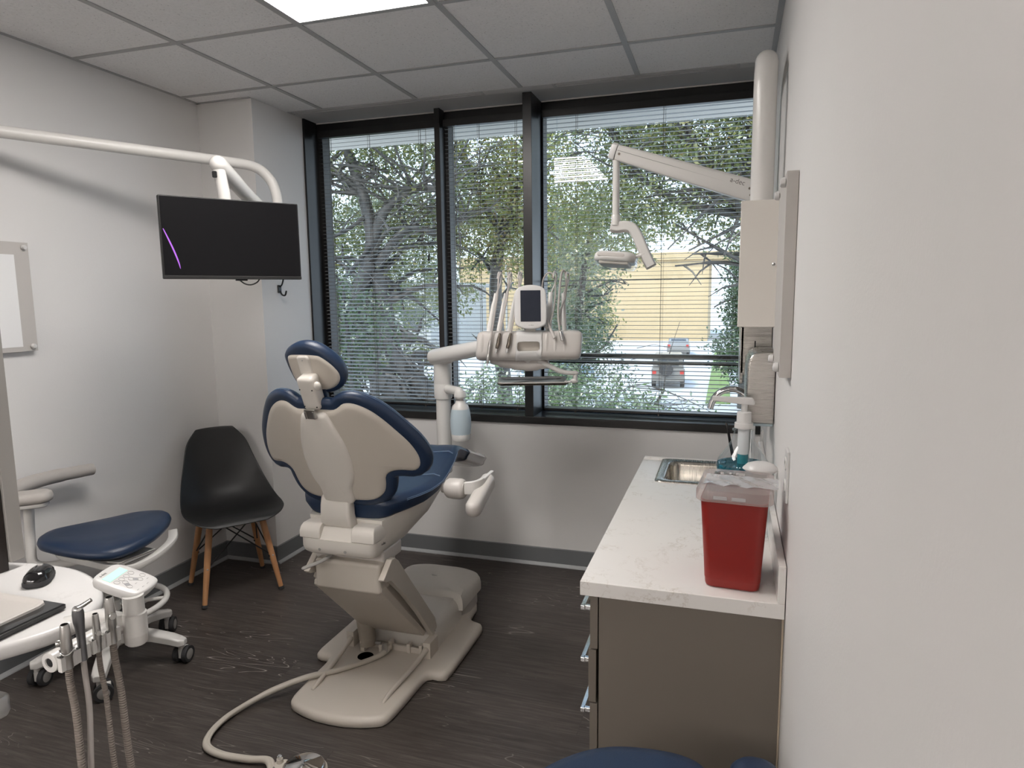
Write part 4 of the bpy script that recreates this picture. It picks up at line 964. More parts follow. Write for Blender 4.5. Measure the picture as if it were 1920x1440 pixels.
# ------------------------------------------------------------------ instruments hung on the head
def handset(name, label, cat, tubing, parts, group):
    b = parts[0][0][0]
    t = thing(name, label, cat, tuple(HP(*b)), 0, group)
    m = MB(HM); m.tube(cr(tubing, 7), .0042, 10); m.build('tubing', M_TUBING, t)
    for path, rad, mat, nm in parts:
        m = MB(HM); m.tube(path, rad, 16, rnd=False); m.build(nm, mat, t, ang=45)
    return t
G1 = 'handpieces hung along the left of the unit head'
handset('dental_handpiece', 'long slim chrome handpiece at the outer left end of the white unit head', 'handpiece',
  [(-.120, .075, 1.625), (-.131, .060, 1.60), (-.138, .030, 1.52), (-.152, .004, 1.43), (-.162, -.010, 1.37), (-.172, -.022, 1.312)],
  [([(-.172, -.022, 1.316), (-.176, -.024, 1.29), (-.182, -.028, 1.245), (-.183, -.028, 1.242), (-.1845, -.029, 1.228), (-.187, -.030, 1.212)], [.0062, .0080, .0066, .0088, .0070, .0052], M_SATIN, 'barrel'),
   ([(-.187, -.030, 1.213), (-.188, -.031, 1.200)], [.0034, .003], M_CHROME, 'nozzle')], G1)
for u0, lab in ((-.082, 'dark coupler on taupe tubing, between the chrome handpiece and the coupler near the pad'), (-.033, 'dark coupler on taupe tubing hanging closest to the white panel, left of the touchscreen pad')):
    s_ = u0+.082
    handset('dental_handpiece', lab, 'handpiece',
      [(-.073+s_, .075, 1.625), (-.083+s_, .060, 1.60), (-.092+s_, .030, 1.52), (-.110+s_, .004, 1.43), (-.128+s_, -.012, 1.345)],
      [([(-.1275+s_, -.012, 1.348), (-.132+s_, -.014, 1.333), (-.1345+s_, -.016, 1.318), (-.1365+s_, -.018, 1.302), (-.1425+s_, -.021, 1.285), (-.1445+s_, -.022, 1.278)], [.0055, .0062, .0088, .0094, .0086, .0060], M_BRONZE, 'coupler'),
       ([(-.1445+s_, -.022, 1.279), (-.1475+s_, -.024, 1.258)], [.0048, .0040], M_CHROME, 'nozzle')], G1)
t = thing('air_water_syringe', 'pale air and water syringe crossing in front of its whip right of the touchscreen', 'dental syringe', tuple(HP(.088, .0, 1.42)))
m = MB(HM); m.tube(cr([(.070, .10, 1.55), (.076, .10, 1.59), (.095, .10, 1.619), (.118, .095, 1.618), (.130, .08, 1.585), (.128, .055, 1.50), (.108, .02, 1.40), (.088, .0, 1.37), (.072, .02, 1.385), (.078, .015, 1.44)], 6), .0036, 9); m.build('tubing', M_TUBING, t)
m = MB(HM); m.tube([(.078, .014, 1.436), (.092, .004, 1.395), (.104, -.008, 1.362)], [.0042, .0046, .0060], 12); m.build('handle', M_TUBING, t)
m = MB(HM); m.tube([(.103, -.007, 1.365), (.114, -.018, 1.338), (.120, -.024, 1.324)], [.0062, .0070, .0066], 14); m.build('tip_cap', M_UNITGREY, t)
t = thing('curing_light', 'grey looped instrument hose with a silver end on the outer right whip', 'dental instrument', tuple(HP(.152, .0, 1.34)))
m = MB(HM); m.tube(cr([(.178, .09, 1.50), (.184, .095, 1.56), (.181, .095, 1.612), (.168, .085, 1.630), (.156, .07, 1.600), (.147, .045, 1.52), (.140, .02, 1.43), (.145, -.006, 1.36), (.149, -.014, 1.345)], 6), .0052, 10); tb = m.build('hose', M_TUBING, t)
m = MB(HM); m.tube(cr([(.178, .092, 1.50), (.163, .07, 1.47), (.153, .04, 1.43), (.152, .01, 1.38)], 6), .0046, 10); m.build('hose', M_TUBING, t)
m = MB(HM); m.tube([(.148, -.012, 1.352), (.151, -.016, 1.340), (.157, -.022, 1.312)], [.0070, .0090, .0086], 16); m.build('metal_end', M_SATIN, t)

# ================================================================== DENTAL LIGHT
lamp = thing('dental_light', 'white dental examination light on a jointed arm in front of the wide window', 'dental light', (.105, 2.44, 1.81))
ly = 2.79
m = MB(); m.tube(cr([(.105, 2.44, 1.76), (.105, 2.44, 2.0), (.105, 2.44, 2.19), (.107, 2.455, 2.245), (.109, 2.50, 2.275), (.112, 2.56, 2.28), (.114, 2.66, 2.28), (.115, 2.73, 2.27), (.115, 2.775, 2.235), (.115, ly, 2.18), (.115, ly, 1.95)], 6), .0365, 28)
m.build('pole', M_WHITE, lamp, ang=60)
m = MB(Matrix.Translation((.115, ly, 0))); m.lathe([(.034, 1.965), (.034, 1.90), (.030, 1.855), (.022, 1.845)], 26); m.build('hub', M_WHITE, lamp)
a0 = Vector((.105, ly, 1.893)); a1 = Vector((-.455, ly, 2.088)); dx = (a1-a0).normalized(); nz = dx.cross(Vector((0, 1, 0))).normalized(); nz = nz if nz.z > 0 else -nz
m = MB(); L_ = (a1-a0).length
def bar(t, h, w): 
    c = a0+dx*(L_*t); return [c+nz*b+Vector((0, a, 0)) for a, b in ((-w, -h*.6), (-w*.75, -h), (w*.75, -h), (w, -h*.6), (w, h*.75), (w*.6, h), (-w*.6, h), (-w, h*.75))]
m.loft([bar(0, .040, .027), bar(.1, .040, .027), bar(.5, .036, .025), bar(.955, .030, .022)]); la = m.build('spring_arm', M_WHITE, lamp, bevel=.004, seg=3)
m = MB(); m.loft([bar(.957, .0325, .0235), bar(.985, .0325, .0235), bar(1.0, .029, .020)]); m.build('arm_cap', M_PUREWHITE, la, bevel=.003)
def onarm(t, b): return a0+dx*(L_*t)+nz*b+Vector((0, -.0262+.004*t, 0))
m = MB(); m.tube([onarm(.02, .004), onarm(.95, .006)], .0011, 6); m.build('seam', M_GREYPL, la)
for t_, b_ in ((.93, -.006), (.055, .004), (.035, -.018)):
    m = MB(axis(onarm(t_, b_)+Vector((0, -.0005, 0)), (0, -1, 0))); m.lathe([(.0048, 0), (.0048, .001), (.003, .0012)], 12); m.build('screw', M_BRONZE, la)
lettering('logo', 'a-dec', .026, frame(onarm(.14, .016)+Vector((0, -.0012, 0)), -dx, nz), M_LOGO, la)
m = MB(Matrix.Translation((-.432, ly, 0))); m.lathe([(.0145, 2.065), (.0145, 1.825)], 20); dt = m.build('drop_tube', M_WHITE, lamp)
m = MB(Matrix.Translation((-.432, ly, 0))); m.lathe([(.0165, 1.835), (.0185, 1.830), (.0185, 1.795)], 20); m.build('collar', M_WHITE, dt)
yk = cr([(-.452, ly, 1.795), (-.425, ly, 1.790), (-.392, ly, 1.792), (-.365, ly, 1.782), (-.345, ly, 1.752), (-.322, ly, 1.700), (-.300, ly, 1.652), (-.288, ly, 1.628)], 6)
m = MB(); rings = []
for i, p in enumerate(yk):
    t_ = (yk[min(i+1, len(yk)-1)]-yk[max(i-1, 0)]).normalized(); n_ = Vector((-t_.z, 0, t_.x))
    h = .019
    rings.append([p+n_*(h*b)+Vector((0, a, 0)) for a, b in ((-.012, -.8), (-.008, -1), (.008, -1), (.012, -.8), (.012, .8), (.008, 1), (-.008, 1), (-.012, .8))])
m.loft(rings); yo = m.build('yoke', M_WHITE, lamp, bevel=.003, ang=60)
m = MB(); rings = [[p+Vector((0, .0135, 0))+(q-p)*1.14+Vector((0, .0, -.004)) for q in r_] for p, r_ in zip(yk, rings)]
m.loft(rings); m.build('yoke_back', M_UNITGREY, yo, bevel=.003)
LH = frame((-.430, ly, 1.662), (1, 0, -.085), (0, 1, -.10))
m = MB(LH); m.pillow(resample([(p[0], p[1], 0) for p in rrect(.170, .14, .045, 8)], 80), [(.015, -.020), (.004, -.016), (.0, -.004), (.002, .010), (.010, .019), (.022, .023)], inner=(.8, .5, .2)); lh = m.build('light_head', M_WHITE, lamp, ang=55)
m = MB(LH); m.pillow(resample([(p[0], p[1], 0) for p in rrect(.112, .016, .0075, 6)], 60), [(.0, -.003), (.001, .0005), (.003, .0012)], lambda u, v, h: (u-.012, -.0695-h, v+.006), inner=(.6, .2)); m.build('grip_inlay', M_UNITGREY, lh)
m = MB(LH); m.box(-.060, .060, -.060, .055, -.031, -.017); m.build('reflector', M_BEIGE, lh, bevel=.006)
m = MB(LH); sho = resample([(p[0], p[1], 0) for p in rrect(.164, .142, .040, 8)], 70)
m.loft([[(p[0]+.004, p[1], z) for p in inset(sho, d)] for d, z in ((0, -.014), (.002, -.030), (.012, -.040), (.06, -.044))], cap=True); m.build('clear_shield', M_CLEAR, lh, ang=60)
m = MB(); m.tube(cr([(-.345, ly, 1.668), (-.328, ly-.004, 1.674), (-.312, ly-.002, 1.682)], 5), [.007, .009, .010], 12, rnd=True); m.build('knuckle', M_WHITE, lh)
# box on the right wall that the light stands on
t = thing('wall_box', 'white metal service box with a small lock on the right wall below the light pole', 'wall box', (.10, 2.36, 1.41))
m = MB(); m.loft([[(.044, 2.375, z), (xr(2.375)-.002, 2.375, z), (xr(2.56)-.002, 2.56, z), (.044, 2.56, z)] for z in (1.410, 1.808)]); m.build('box', M_WHITE, t, bevel=.003)
m = MB(); m.loft([[(.040, 2.361, z), (xr(2.361)-.004, 2.361, z), (xr(2.373)-.004, 2.373, z), (.040, 2.373, z)] for z in (1.405, 1.813)]); dr = m.build('door', M_IVORY, t, bevel=.003)
m = MB(axis((.147, 2.361, 1.608), (0, -1, 0))); m.lathe([(.0065, 0), (.0065, .003), (.004, .005), (.001, .005)], 18); m.build('lock', M_CHROME, dr)

# ================================================================== WALL MONITOR
mon = thing('wall_monitor', 'black flat monitor on a white swing arm in front of the left corner', 'monitor', (-2.74, 1.65, 2.147))
m = MB(); m.tube(cr([(-2.742, 1.655, 2.147), (-2.60, 1.935, 2.147), (-2.40, 2.33, 2.147), (-2.225, 2.675, 2.147), (-2.160, 2.803, 2.140), (-2.116, 2.852, 2.092), (-2.095, 2.868, 2.03), (-2.088, 2.872, 1.96), (-2.088, 2.872, 1.85)], 7), .0235, 24); m.build('swing_tube', M_WHITE, mon, ang=60)
m = MB(axis((-2.769, 1.63, 2.147), (1, 0, 0))); m.lathe([(.06, 0), (.06, .012), (.035, .02), (.028, .05)], 26); m.build('wall_flange', M_WHITE, mon)
m = MB(); sa = [Vector((-2.085, 2.835, 1.88)), Vector((-2.040, 2.60, 1.965)), Vector((-1.985, 2.352, 2.062))]
m.tube(cr(sa, 6), [.030, .032, .034], 22, rnd=True); sp_ = m.build('spring_arm', M_WHITE, mon, ang=60)
m = MB(); m.tube([(-1.985, 2.352, 2.050), (-1.978, 2.366, 1.95), (-1.972, 2.374, 1.80)], .0245, 18); dn_ = m.build('drop_post', M_WHITE, mon)
m = MB(); m.M = axis((-1.980, 2.322, 2.016), (.35, -.85, -.1)); m.prism(rrect(.018, .026, .005), -.004, .006); m.build('cable_slot', M_DARK, dn_, bevel=.002)
mx_ = Vector((.318, .418, 0)).normalized(); mz = Vector((.01, .028, 1)).normalized()
MM = frame((-1.920, 2.338, 1.757), mx_, mz)      # local x right, y up, z towards the viewer
m = MB(MM); m.box(-.270, .270, -.160, .160, -.022, 0); sc = m.build('housing', M_BLKPL, mon, bevel=.004)
m = MB(MM); m.box(-.264, .264, -.145, .156, .0, .0012); m.build('screen', M_SCREEN, sc)
m = MB(MM); m.box(-.269, .269, -.1595, -.1475, .0, .003); m.build('chin_bar', M_BLKPL, sc, bevel=.001)
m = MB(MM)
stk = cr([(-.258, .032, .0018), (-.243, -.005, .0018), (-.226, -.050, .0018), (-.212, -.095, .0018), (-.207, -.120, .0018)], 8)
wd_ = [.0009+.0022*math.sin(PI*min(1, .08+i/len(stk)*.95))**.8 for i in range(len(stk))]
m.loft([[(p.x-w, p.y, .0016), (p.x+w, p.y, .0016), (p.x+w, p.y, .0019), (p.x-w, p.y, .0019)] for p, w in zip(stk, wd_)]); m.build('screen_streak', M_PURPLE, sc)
m = MB(MM); m.box(.0, .045, -.166, -.158, -.018, -.004); m.tube(cr([(.015, -.163, -.012), (.035, -.178, -.012), (.06, -.182, -.014), (.085, -.172, -.016), (.10, -.155, -.02)], 6), .0028, 8); m.build('cable', M_RUBBER, sc)
m = MB(MM); m.box(-.05, .05, -.05, .05, -.06, -.022); m.build('mount_plate', M_BLKPL, sc)
# hook on the column
t = thing('wall_hook', 'small black double hook on the column beside the window', 'hook', (XC, 3.294, 1.567))
m = MB(); m.box(XC, XC+.008, 3.280, 3.308, 1.548, 1.592); m.build('plate', M_BLKPL, t, bevel=.002)
m = MB(); m.tube(cr([(XC+.006, 3.296, 1.558), (XC+.022, 3.292, 1.537), (XC+.046, 3.285, 1.535), (XC+.056, 3.283, 1.556)], 6), .0048, 10, rnd=True); m.build('hook_prong', M_BLKPL, t)
m = MB(); m.tube(cr([(XC+.006, 3.296, 1.582), (XC+.022, 3.294, 1.595), (XC+.036, 3.292, 1.628)], 6), .0042, 10, rnd=True); m.build('hook_prong', M_BLKPL, t)
# acrylic holders on both walls
def knob(P, d, par, r=.0105):
    m = MB(axis(P, d)); m.lathe([(r*.55, -.012), (r*.55, 0), (r, .001), (r, .008), (r*.75, .013), (.001, .0145)], 18); m.build('standoff', M_PUREWHITE, par)
t = thing('sign_holder', 'clear acrylic frame with white paper and round standoffs on the left wall', 'sign frame', (XL, 1.88, 1.31))
m = MB(); m.box(XL+.020, XL+.026, 1.655, 2.100, 1.312, 1.755); ac = m.build('acrylic_sheet', M_BACKCARD, t, bevel=.001)
m = MB(); m.box(XL+.026, XL+.0275, 1.722, 2.037, 1.332, 1.704); m.build('paper', M_PAPER, t)
for y, z in ((2.078, 1.735), (2.078, 1.332), (1.677, 1.735), (1.677, 1.332)): knob((XL+.027, y, z), (1, 0, 0), t)
t = thing('sign_holder', 'taupe acrylic frame with white standoffs on the right wall beside the service box', 'sign frame', (xr(1.98), 1.98, 1.29))
m = MB(); m.loft([[(xr(y)-d, y, z) for y, d in ((1.845, .029), (1.845, .001), (2.135, .001), (2.135, .029))] for z in (1.300, 1.815)]); m.build('acrylic_sheet', M_BACKCARD, t, bevel=.001)
for y in (1.868, 2.112):
    for z in (1.325, 1.79): knob((xr(y)-.030, y, z), (-1, 0, 0), t, .0125)
# dispensers on the right wall
t = thing('soap_dispenser', 'brushed steel dispenser with a sloping rounded top on the right wall above the sink', 'dispenser', (.13, 2.53, 1.065))
pr = cr([(.080, 1.068), (.076, 1.16), (.078, 1.275), (.085, 1.300), (.105, 1.314), (.150, 1.317)], 4) if False else [(.083, 1.072), (.079, 1.12), (.077, 1.20), (.078, 1.265), (.081, 1.285), (.090, 1.302), (.104, 1.312), (.125, 1.316)]
m = MB(); m.loft([[(x+off, y, z) for x, z in pr]+[(xr(y)-.002, y, 1.316), (xr(y)-.002, y, 1.064), (.09+off, y, 1.064)] for y, off in ((2.462, .004), (2.472, .0), (2.70, .0))]); b_ = m.build('housing', M_STEEL, t, bevel=.006, seg=3)
m = MB(); m.box(.088, xr(2.48)-.004, 2.466, 2.69, 1.056, 1.066); m.build('base', M_WATER, t, bevel=.002)
t = thing('paper_towel_dispenser', 'tall brushed steel towel dispenser with a dark slot behind the soap dispenser', 'dispenser', (.12, 2.85, 1.168))
m = MB(); m.loft([[(.060, y, z), (xr(y)-.002, y, z), (xr(y)-.002, 3.02, z), (.060, 3.02, z)] for z, y in ((1.200, 2.765), (1.205, 2.755), (1.60, 2.755))]); b_ = m.build('housing', M_STEEL, t, bevel=.004)
m = MB(); m.loft([[(.0605, 2.755, z), (.073, 2.755, z), (.073, 3.02, z), (.0605, 3.02, z)] for z in (1.168, 1.56)]); m.build('door_edge', M_STEEL, t, bevel=.002)
m = MB(); m.box(.1115, .1160, 2.751, 2.757, 1.25, 1.334); m.build('slot', M_DARK, b_)
m = MB(); m.box(.074, xr(2.75)-.004, 2.750, 2.757, 1.352, 1.358); m.build('lip', M_STEEL, b_, bevel=.002)
# power outlet above the backsplash
def outlet(y0, y1, z0, z1, label):
    t = thing('wall_outlet', label, 'outlet', (xr(y0), y0, z0))
    m = MB(); m.loft([[(xr(y)-d, y, z) for y, d in ((y0, .007), (y0, 0), (y1, 0), (y1, .007))] for z in (z0, z1)]); pl = m.build('cover_plate', M_PUREWHITE, t, bevel=.002)
    for k in (.28, .72):
        zc = z0+(z1-z0)*k; yc = (y0+y1)/2; rr = (z1-z0)*.13
        m = MB(axis((xr(yc)-.0068, yc, zc), (-1, 0, 0))); m.lathe([(rr, 0), (rr, .002), (rr*.9, .0025), (.001, .0025)], 20); q = m.build('socket', M_WHITE, pl)
        m = MB()
        for s_ in (-1, 1): m.box(xr(yc)-.0098, xr(yc)-.0090, yc+s_*rr*.4-.001, yc+s_*rr*.4+.001, zc, zc+rr*.45)
        m.build('slots', M_DARK, q)
outlet(1.772, 1.842, .990, 1.122, 'white power outlet on the right wall beside the red sharps bin')
outlet(3.21, 3.28, .80, .90, 'white power outlet low on the right wall past the faucet')

# ================================================================== FOOT CONTROL
fc = thing('foot_control', 'round chrome foot control with a cream hose on the dark floor', 'foot control', (-1.245, 1.685, 0))
F = Matrix.Translation((-1.245, 1.685, 0)) @ Matrix.Rotation(R(25), 4, 'Z')
m = MB(F); m.lathe([(.070, .0), (.074, .004), (.074, .016), (.069, .021), (.055, .022)], 40); fb = m.build('base', M_FCHOSE, fc)
m = MB(F); m.lathe([(.064, .026), (.0675, .029), (.066, .0345), (.060, .037), (.018, .0475), (.004, .0500), (.0005, .0502)], 48); m.build('chrome_disc', M_CHROME, fc, ang=60)
m = MB(F); m.lathe([(.056, .020), (.056, .029)], 36); m.build('spring_skirt', M_RUBBER, fc)
m = MB(F); m.pillow(resample([(p[0], p[1], 0) for p in rrect(.050, .105, .018, 6, -.074, .002)], 60), [(.002, .0), (0, .006), (.0, .022), (.003, .027), (.008, .029)], inner=(.7, .3)); blkp = m.build('connector_block', M_FCHOSE, fc, ang=50)
for v in (-.024, .036):
    m = MB(F @ Matrix.Translation((-.080, v, .028))); m.lathe([(.011, 0), (.010, .014), (.008, .015)], 18); pst = m.build('post', M_FCHOSE, blkp)
m = MB(F @ Matrix.Translation((-.080, .036, .043))); m.lathe([(.006, 0), (.007, .003), (.008, .008), (.005, .011), (.001, .0115)], 16); m.build('knob', M_CHROME, blkp)
m = MB(F @ Matrix.Translation((-.080, -.024, .042))); m.tube([(0, 0, 0), (-.002, .0, .008), (-.008, .004, .013)], .0025, 8); m.build('toggle', M_CHROME, blkp)
e0 = F @ Vector((-.097, -.020, .016))
hp = [tuple(e0), (-1.385, 1.690, .017), (-1.46, 1.682, .014), (-1.56, 1.676, .013), (-1.635, 1.695, .013), (-1.672, 1.750, .013), (-1.684, 1.835, .013), (-1.668, 1.915, .015), (-1.630, 1.985, .026), (-1.575, 2.045, .040), (-1.515, 2.100, .052), (-1.46, 2.155, .049), (-1.395, 2.225, .0485), (-1.338, 2.300, .0485), (-1.312, 2.355, .052), (-1.300, 2.385, .066)]
m = MB(); m.tube(cr(hp, 8), .0105, 16); m.build('hose', M_FCHOSE, fc, ang=60)
m = MB(); m.tube(cr([(x+.008*(i < 8), y+.006*(i < 6)+.012*(6 <= i), z+.004-.002*(i > 9)) for i, (x, y, z) in enumerate(hp[:12])], 8), .0060, 12); m.build('hose', M_FCHOSE, fc, ang=60)
# ================================================================== COUNTER SIDE
ct = thing('countertop', 'white veined quartz countertop along the right wall', 'countertop', (-.1, 2.45, .71))
CZ0, CZ1 = .710, .750
hx0, hx1, hy0, hy1 = -.232, .045, 2.785, 3.125
def xl(y): return -.354+(y-1.712)*.0045
m = MB()
n0, n1 = 1.712, 3.205
def slab(x0a, x0b, x1a, x1b, y0, y1): m.loft([[(x0a, y0, z), (x1a, y0, z), (x1b, y1, z), (x0b, y1, z)] for z in (CZ0, CZ1)])
slab(xl(n0), xl(hy0), xr(n0)-.002, xr(hy0)-.002, n0, hy0); slab(xl(hy1), xl(n1), xr(hy1)-.002, xr(n1)-.002, hy1, n1)
slab(xl(hy0), xl(hy1), hx0, hx0, hy0, hy1); slab(hx1, hx1, xr(hy0)-.002, xr(hy1)-.002, hy0, hy1)
m.build('top', M_QUARTZ, ct, bevel=.002)
m = MB(); m.loft([[(xr(y)-d, y, z) for y, d in ((n0, .020), (n0, .002), (n1, .002), (n1, .020))] for z in (CZ1+.0002, .848)]); m.build('backsplash', M_QUARTZ, ct, bevel=.002)
cab = thing('base_cabinet', 'warm grey base cabinet with three drawers under the quartz countertop', 'cabinet', (-.08, 2.45, 0))
m = MB(); m.box(-.306, xr(1.738)-.006, 1.738, 1.756, .08, .708); m.box(-.306, xr(1.738)-.006, 3.172, 3.19, .08, .708); m.box(xr(1.738)-.018, xr(1.738)-.006, 1.756, 3.172, .08, .708)
m.box(-.306, xr(1.738)-.018, 1.756, 3.172, .08, .098); m.box(-.306, -.290, 1.756, 3.172, .098, .708); m.box(-.25, .14, 1.76, 3.18, 0, .08); cb = m.build('body', M_CAB, cab)
m = MB(); m.loft([[(xr(1.738)-.0055, 1.7365, z), (xr(1.738)-.001, 1.7365, z), (xr(1.9)-.001, 1.9, z), (xr(1.9)-.0055, 1.9, z)] for z in (.0, .7085)]); m.box(-.306, xr(1.738)-.003, 1.737, 1.75, .7075, .7095); m.build('edge_band', M_CABEDGE, cb)
for z0, z1, off in ((.547, .704, 0.), (.389, .543, -.004), (.10, .384, .0)):
    m = MB(); m.box(-.331+off, -.3095+off, 1.738, 2.42, z0, z1); d_ = m.build('drawer', M_CAB, cab, bevel=.001)
    zc = z1-.090
    m = MB()
    for y in (1.845, 2.015): m.box(-.370, -.3305+off, y-.006, y+.006, zc-.007, zc+.007)
    m.box(-.378, -.364, 1.836, 2.024, zc-.007, zc+.007); m.build('handle', M_CHROME, d_, bevel=.002)
m = MB(); m.box(-.331, -.3095, 2.424, 2.80, .10, .704); d_ = m.build('door', M_CAB, cab, bevel=.001)
m = MB(); m.box(-.331, -.3095, 2.804, 3.185, .10, .704); d2_ = m.build('door', M_CAB, cab, bevel=.001)
# sink
snk = thing('sink', 'small square stainless steel sink set in the quartz countertop', 'sink', (-.09, 2.955, .75))
so = resample([(p[0], p[1], 0) for p in rrect(.345, .405, .025, 6, -.0875, 2.955)], 120); si = resample([(p[0], p[1], 0) for p in rrect(.255, .318, .045, 8, -.095, 2.955)], 120)
si = align(so, si)
def mixr(t): return [(a.x+(b.x-a.x)*t, a.y+(b.y-a.y)*t) for a, b in zip(so, si)]
rr_ = [(mixr(0.), .7505), (mixr(.02), .7545), (mixr(.18), .7565), (mixr(.6), .7550), (mixr(.9), .7535), (mixr(1.), .749), (inset(mixr(1.), .004), .735), (inset(mixr(1.), .012), .62), (inset(mixr(1.), .03), .605), (inset(mixr(1.), .09), .603)]
m = MB(); m.loft([[(x, y, z) for x, y in r_] for r_, z in rr_], cap=False); q = rr_[-1]; m.add([(x, y, q[1]) for x, y in q[0]], [tuple(range(120))])
sb = m.build('basin', M_SINK, snk, ang=70)
m = MB(Matrix.Translation((-.095, 2.955, .6035))); m.lathe([(.04, 0), (.04, .002), (.03, .003), (.028, .001), (.001, .001)], 24); m.build('drain', M_CHROME, snk)
# faucet
fa = thing('faucet', 'chrome gooseneck faucet arching over the sink from the wall side', 'faucet', (.120, 2.93, .752))
m = MB(); m.tube(cr([(.120, 2.93, .752), (.120, 2.93, .95), (.116, 2.93, 1.040), (.098, 2.93, 1.092), (.062, 2.93, 1.118), (.020, 2.93, 1.119), (-.018, 2.93, 1.100), (-.040, 2.93, 1.066), (-.049, 2.93, 1.036)], 7), .0135, 18); m.build('spout', M_CHROME, fa, ang=60)
m = MB(Matrix.Translation((.120, 2.93, .7505))); m.lathe([(.028, 0), (.028, .012), (.022, .02), (.014, .035)], 22); m.build('base_ring', M_CHROME, fa)
m = MB(); m.tube([(.055, 3.06, .757), (.052, 3.06, .80), (.036, 3.055, .875), (.026, 3.05, .93), (.018, 3.045, .955)], [.012, .008, .0065, .0055, .005], 10, rnd=True); m.build('side_lever', M_BLKGLOSS, fa)
# mouthwash pump bottle
mw = thing('mouthwash_bottle', 'clear flask bottle of teal mouthwash with a white pump on the countertop', 'bottle', (.072, 2.40, .7505))
B = Matrix.Translation((.072, 2.40, .7505))
body0 = [(.060, .0), (.070, .004), (.072, .02), (.074, .10), (.078, .14), (.086, .170), (.0885, .190), (.083, .212), (.068, .238), (.050, .262), (.0375, .290), (.031, .318), (.030, .322), (.037, .324), (.037, .328), (.029, .330), (.029, .340)]
B = B @ Matrix.Diagonal((1, 1, .93, 1))
m = MB(B); m.lathe([(.06, .0005)]+body0[1:], 48, cap=False); m.build('flask', M_CLEAR, mw, ang=60)
m = MB(B); m.lathe([(.056, .004), (.067, .008), (.069, .02), (.0715, .10), (.0755, .14), (.0835, .170), (.086, .190), (.0845, .200), (.001, .201)], 48); m.build('liquid', M_TEAL, mw, ang=60)
m = MB(B); m.lathe([(.0185, .236), (.0185, .342)], 22, cap=False); m.build('dip_tube', simple('frosted_tube', (.74, .74, .74), .4), mw)
m = MB(B); m.lathe([(.0182, .12), (.0182, .236)], 22); m.build('tube_liquid', simple('teal_tube', (.02, .23, .27), .3), mw)
m = MB(B); m.lathe([(.030, .333), (.0305, .336), (.0305, .352), (.024, .354), (.0235, .392), (.020, .394), (.0105, .395), (.0105, .425)], 32); pc = m.build('pump_collar', M_PUREWHITE, mw, ang=45)
m = MB(B @ Matrix.Rotation(R(4), 4, 'Z')); m.loft([[(x, s_*w, z) for s_, z in ((-1, z0), (1, z0), (1, z1), (-1, z1))] for x, w, z0, z1 in ((.033, .009, .421, .432), (.026, .0135, .419, .445), (-.006, .0135, .421, .446), (-.045, .010, .425, .447), (-.105, .0065, .432, .449))])
m.build('pump_head', M_PUREWHITE, pc, bevel=.003, seg=3)
# second bottle, mostly hidden by the bin
sb2 = thing('soap_bottle', 'clear bottle with a wide white cap standing behind the red sharps bin', 'bottle', (.118, 2.21, .7505))
B2 = Matrix.Translation((.118, 2.21, .7505))
m = MB(B2); m.lathe([(.030, .0005), (.038, .004), (.038, .13), (.030, .165), (.018, .190), (.018, .206)], 32, cap=False); m.build('bottle_body', M_CLEAR, sb2, ang=60)
m = MB(B2 @ Matrix.Translation((.002, -.01, .205))); m.lathe([(.020, 0), (.044, .006), (.054, .014), (.053, .017), (.040, .030), (.020, .037), (.001, .038)], 36, sx=1.0, sy=.75); m.build('wide_cap', M_PUREWHITE, sb2, ang=60)
# sharps bin
sh_ = thing('sharps_bin', 'red plastic sharps bin with a frosted clear lid at the near end of the countertop', 'bin', (.043, 1.84, .7505))
def rb(w, d, z, r=.02, yc=1.855, xc=.0425): return [(p[0], p[1], z) for p in rrect(w, d, r, 7, xc, yc)]
Bx = MB(); Bx.M = Matrix.Translation((.0425, 1.855, 0)) @ Matrix.Rotation(R(-4.5), 4, 'Z') @ Matrix.Translation((-.0425, -1.855, 0))
m = MB(Bx.M); m.loft([rb(.125, .170, .7508, .018), rb(.133, .178, .7535, .02), rb(.137, .182, .760, .022), rb(.150, .197, .86, .022), rb(.166, .212, .990, .024), rb(.164, .210, .990, .024), rb(.14, .185, .775, .02)]); m.build('bucket', M_RED, sh_, ang=40)
m = MB(Bx.M); m.loft([rb(.186, .232, .988, .03), rb(.190, .236, .990, .032), rb(.190, .236, 1.012, .032), rb(.184, .230, 1.018, .030), rb(.10, .14, 1.0195, .02)], cap=True); ld = m.build('lid', M_LID, sh_, ang=40)
m = MB(Bx.M)
gx, gy = 22, 12; rn = random.Random(5); P = []
for j in range(gy+1):
    for i in range(gx+1):
        P.append((.0425-.080+.185*i/gx, 1.790+.105*j/gy+.004*math.sin(i*.8), 1.0205+.0025*rn.random()+.002*math.sin(i*.9+j*.7)))
m.add(P, [(j*(gx+1)+i, j*(gx+1)+i+1, (j+1)*(gx+1)+i+1, (j+1)*(gx+1)+i) for j in range(gy) for i in range(gx)]); m.build('film', M_FILM, ld, ang=20)
m = MB(Bx.M); m.box(-.02, .06, 1.902, 1.930, 1.019, 1.021)
for i, x in enumerate((-.005, .018, .035)): m.ball((x, 1.915, 1.022), .009, 9, 6, (1.1, .8, .4))
m.build('latch', M_CHROME, ld, ang=20)
m = MB(Bx.M)
for x in (.010, .055): m.box(x-.017, x+.017, 1.7348, 1.7372, .997, 1.006)
m.build('lid_clip', M_FILM, ld, bevel=.001)

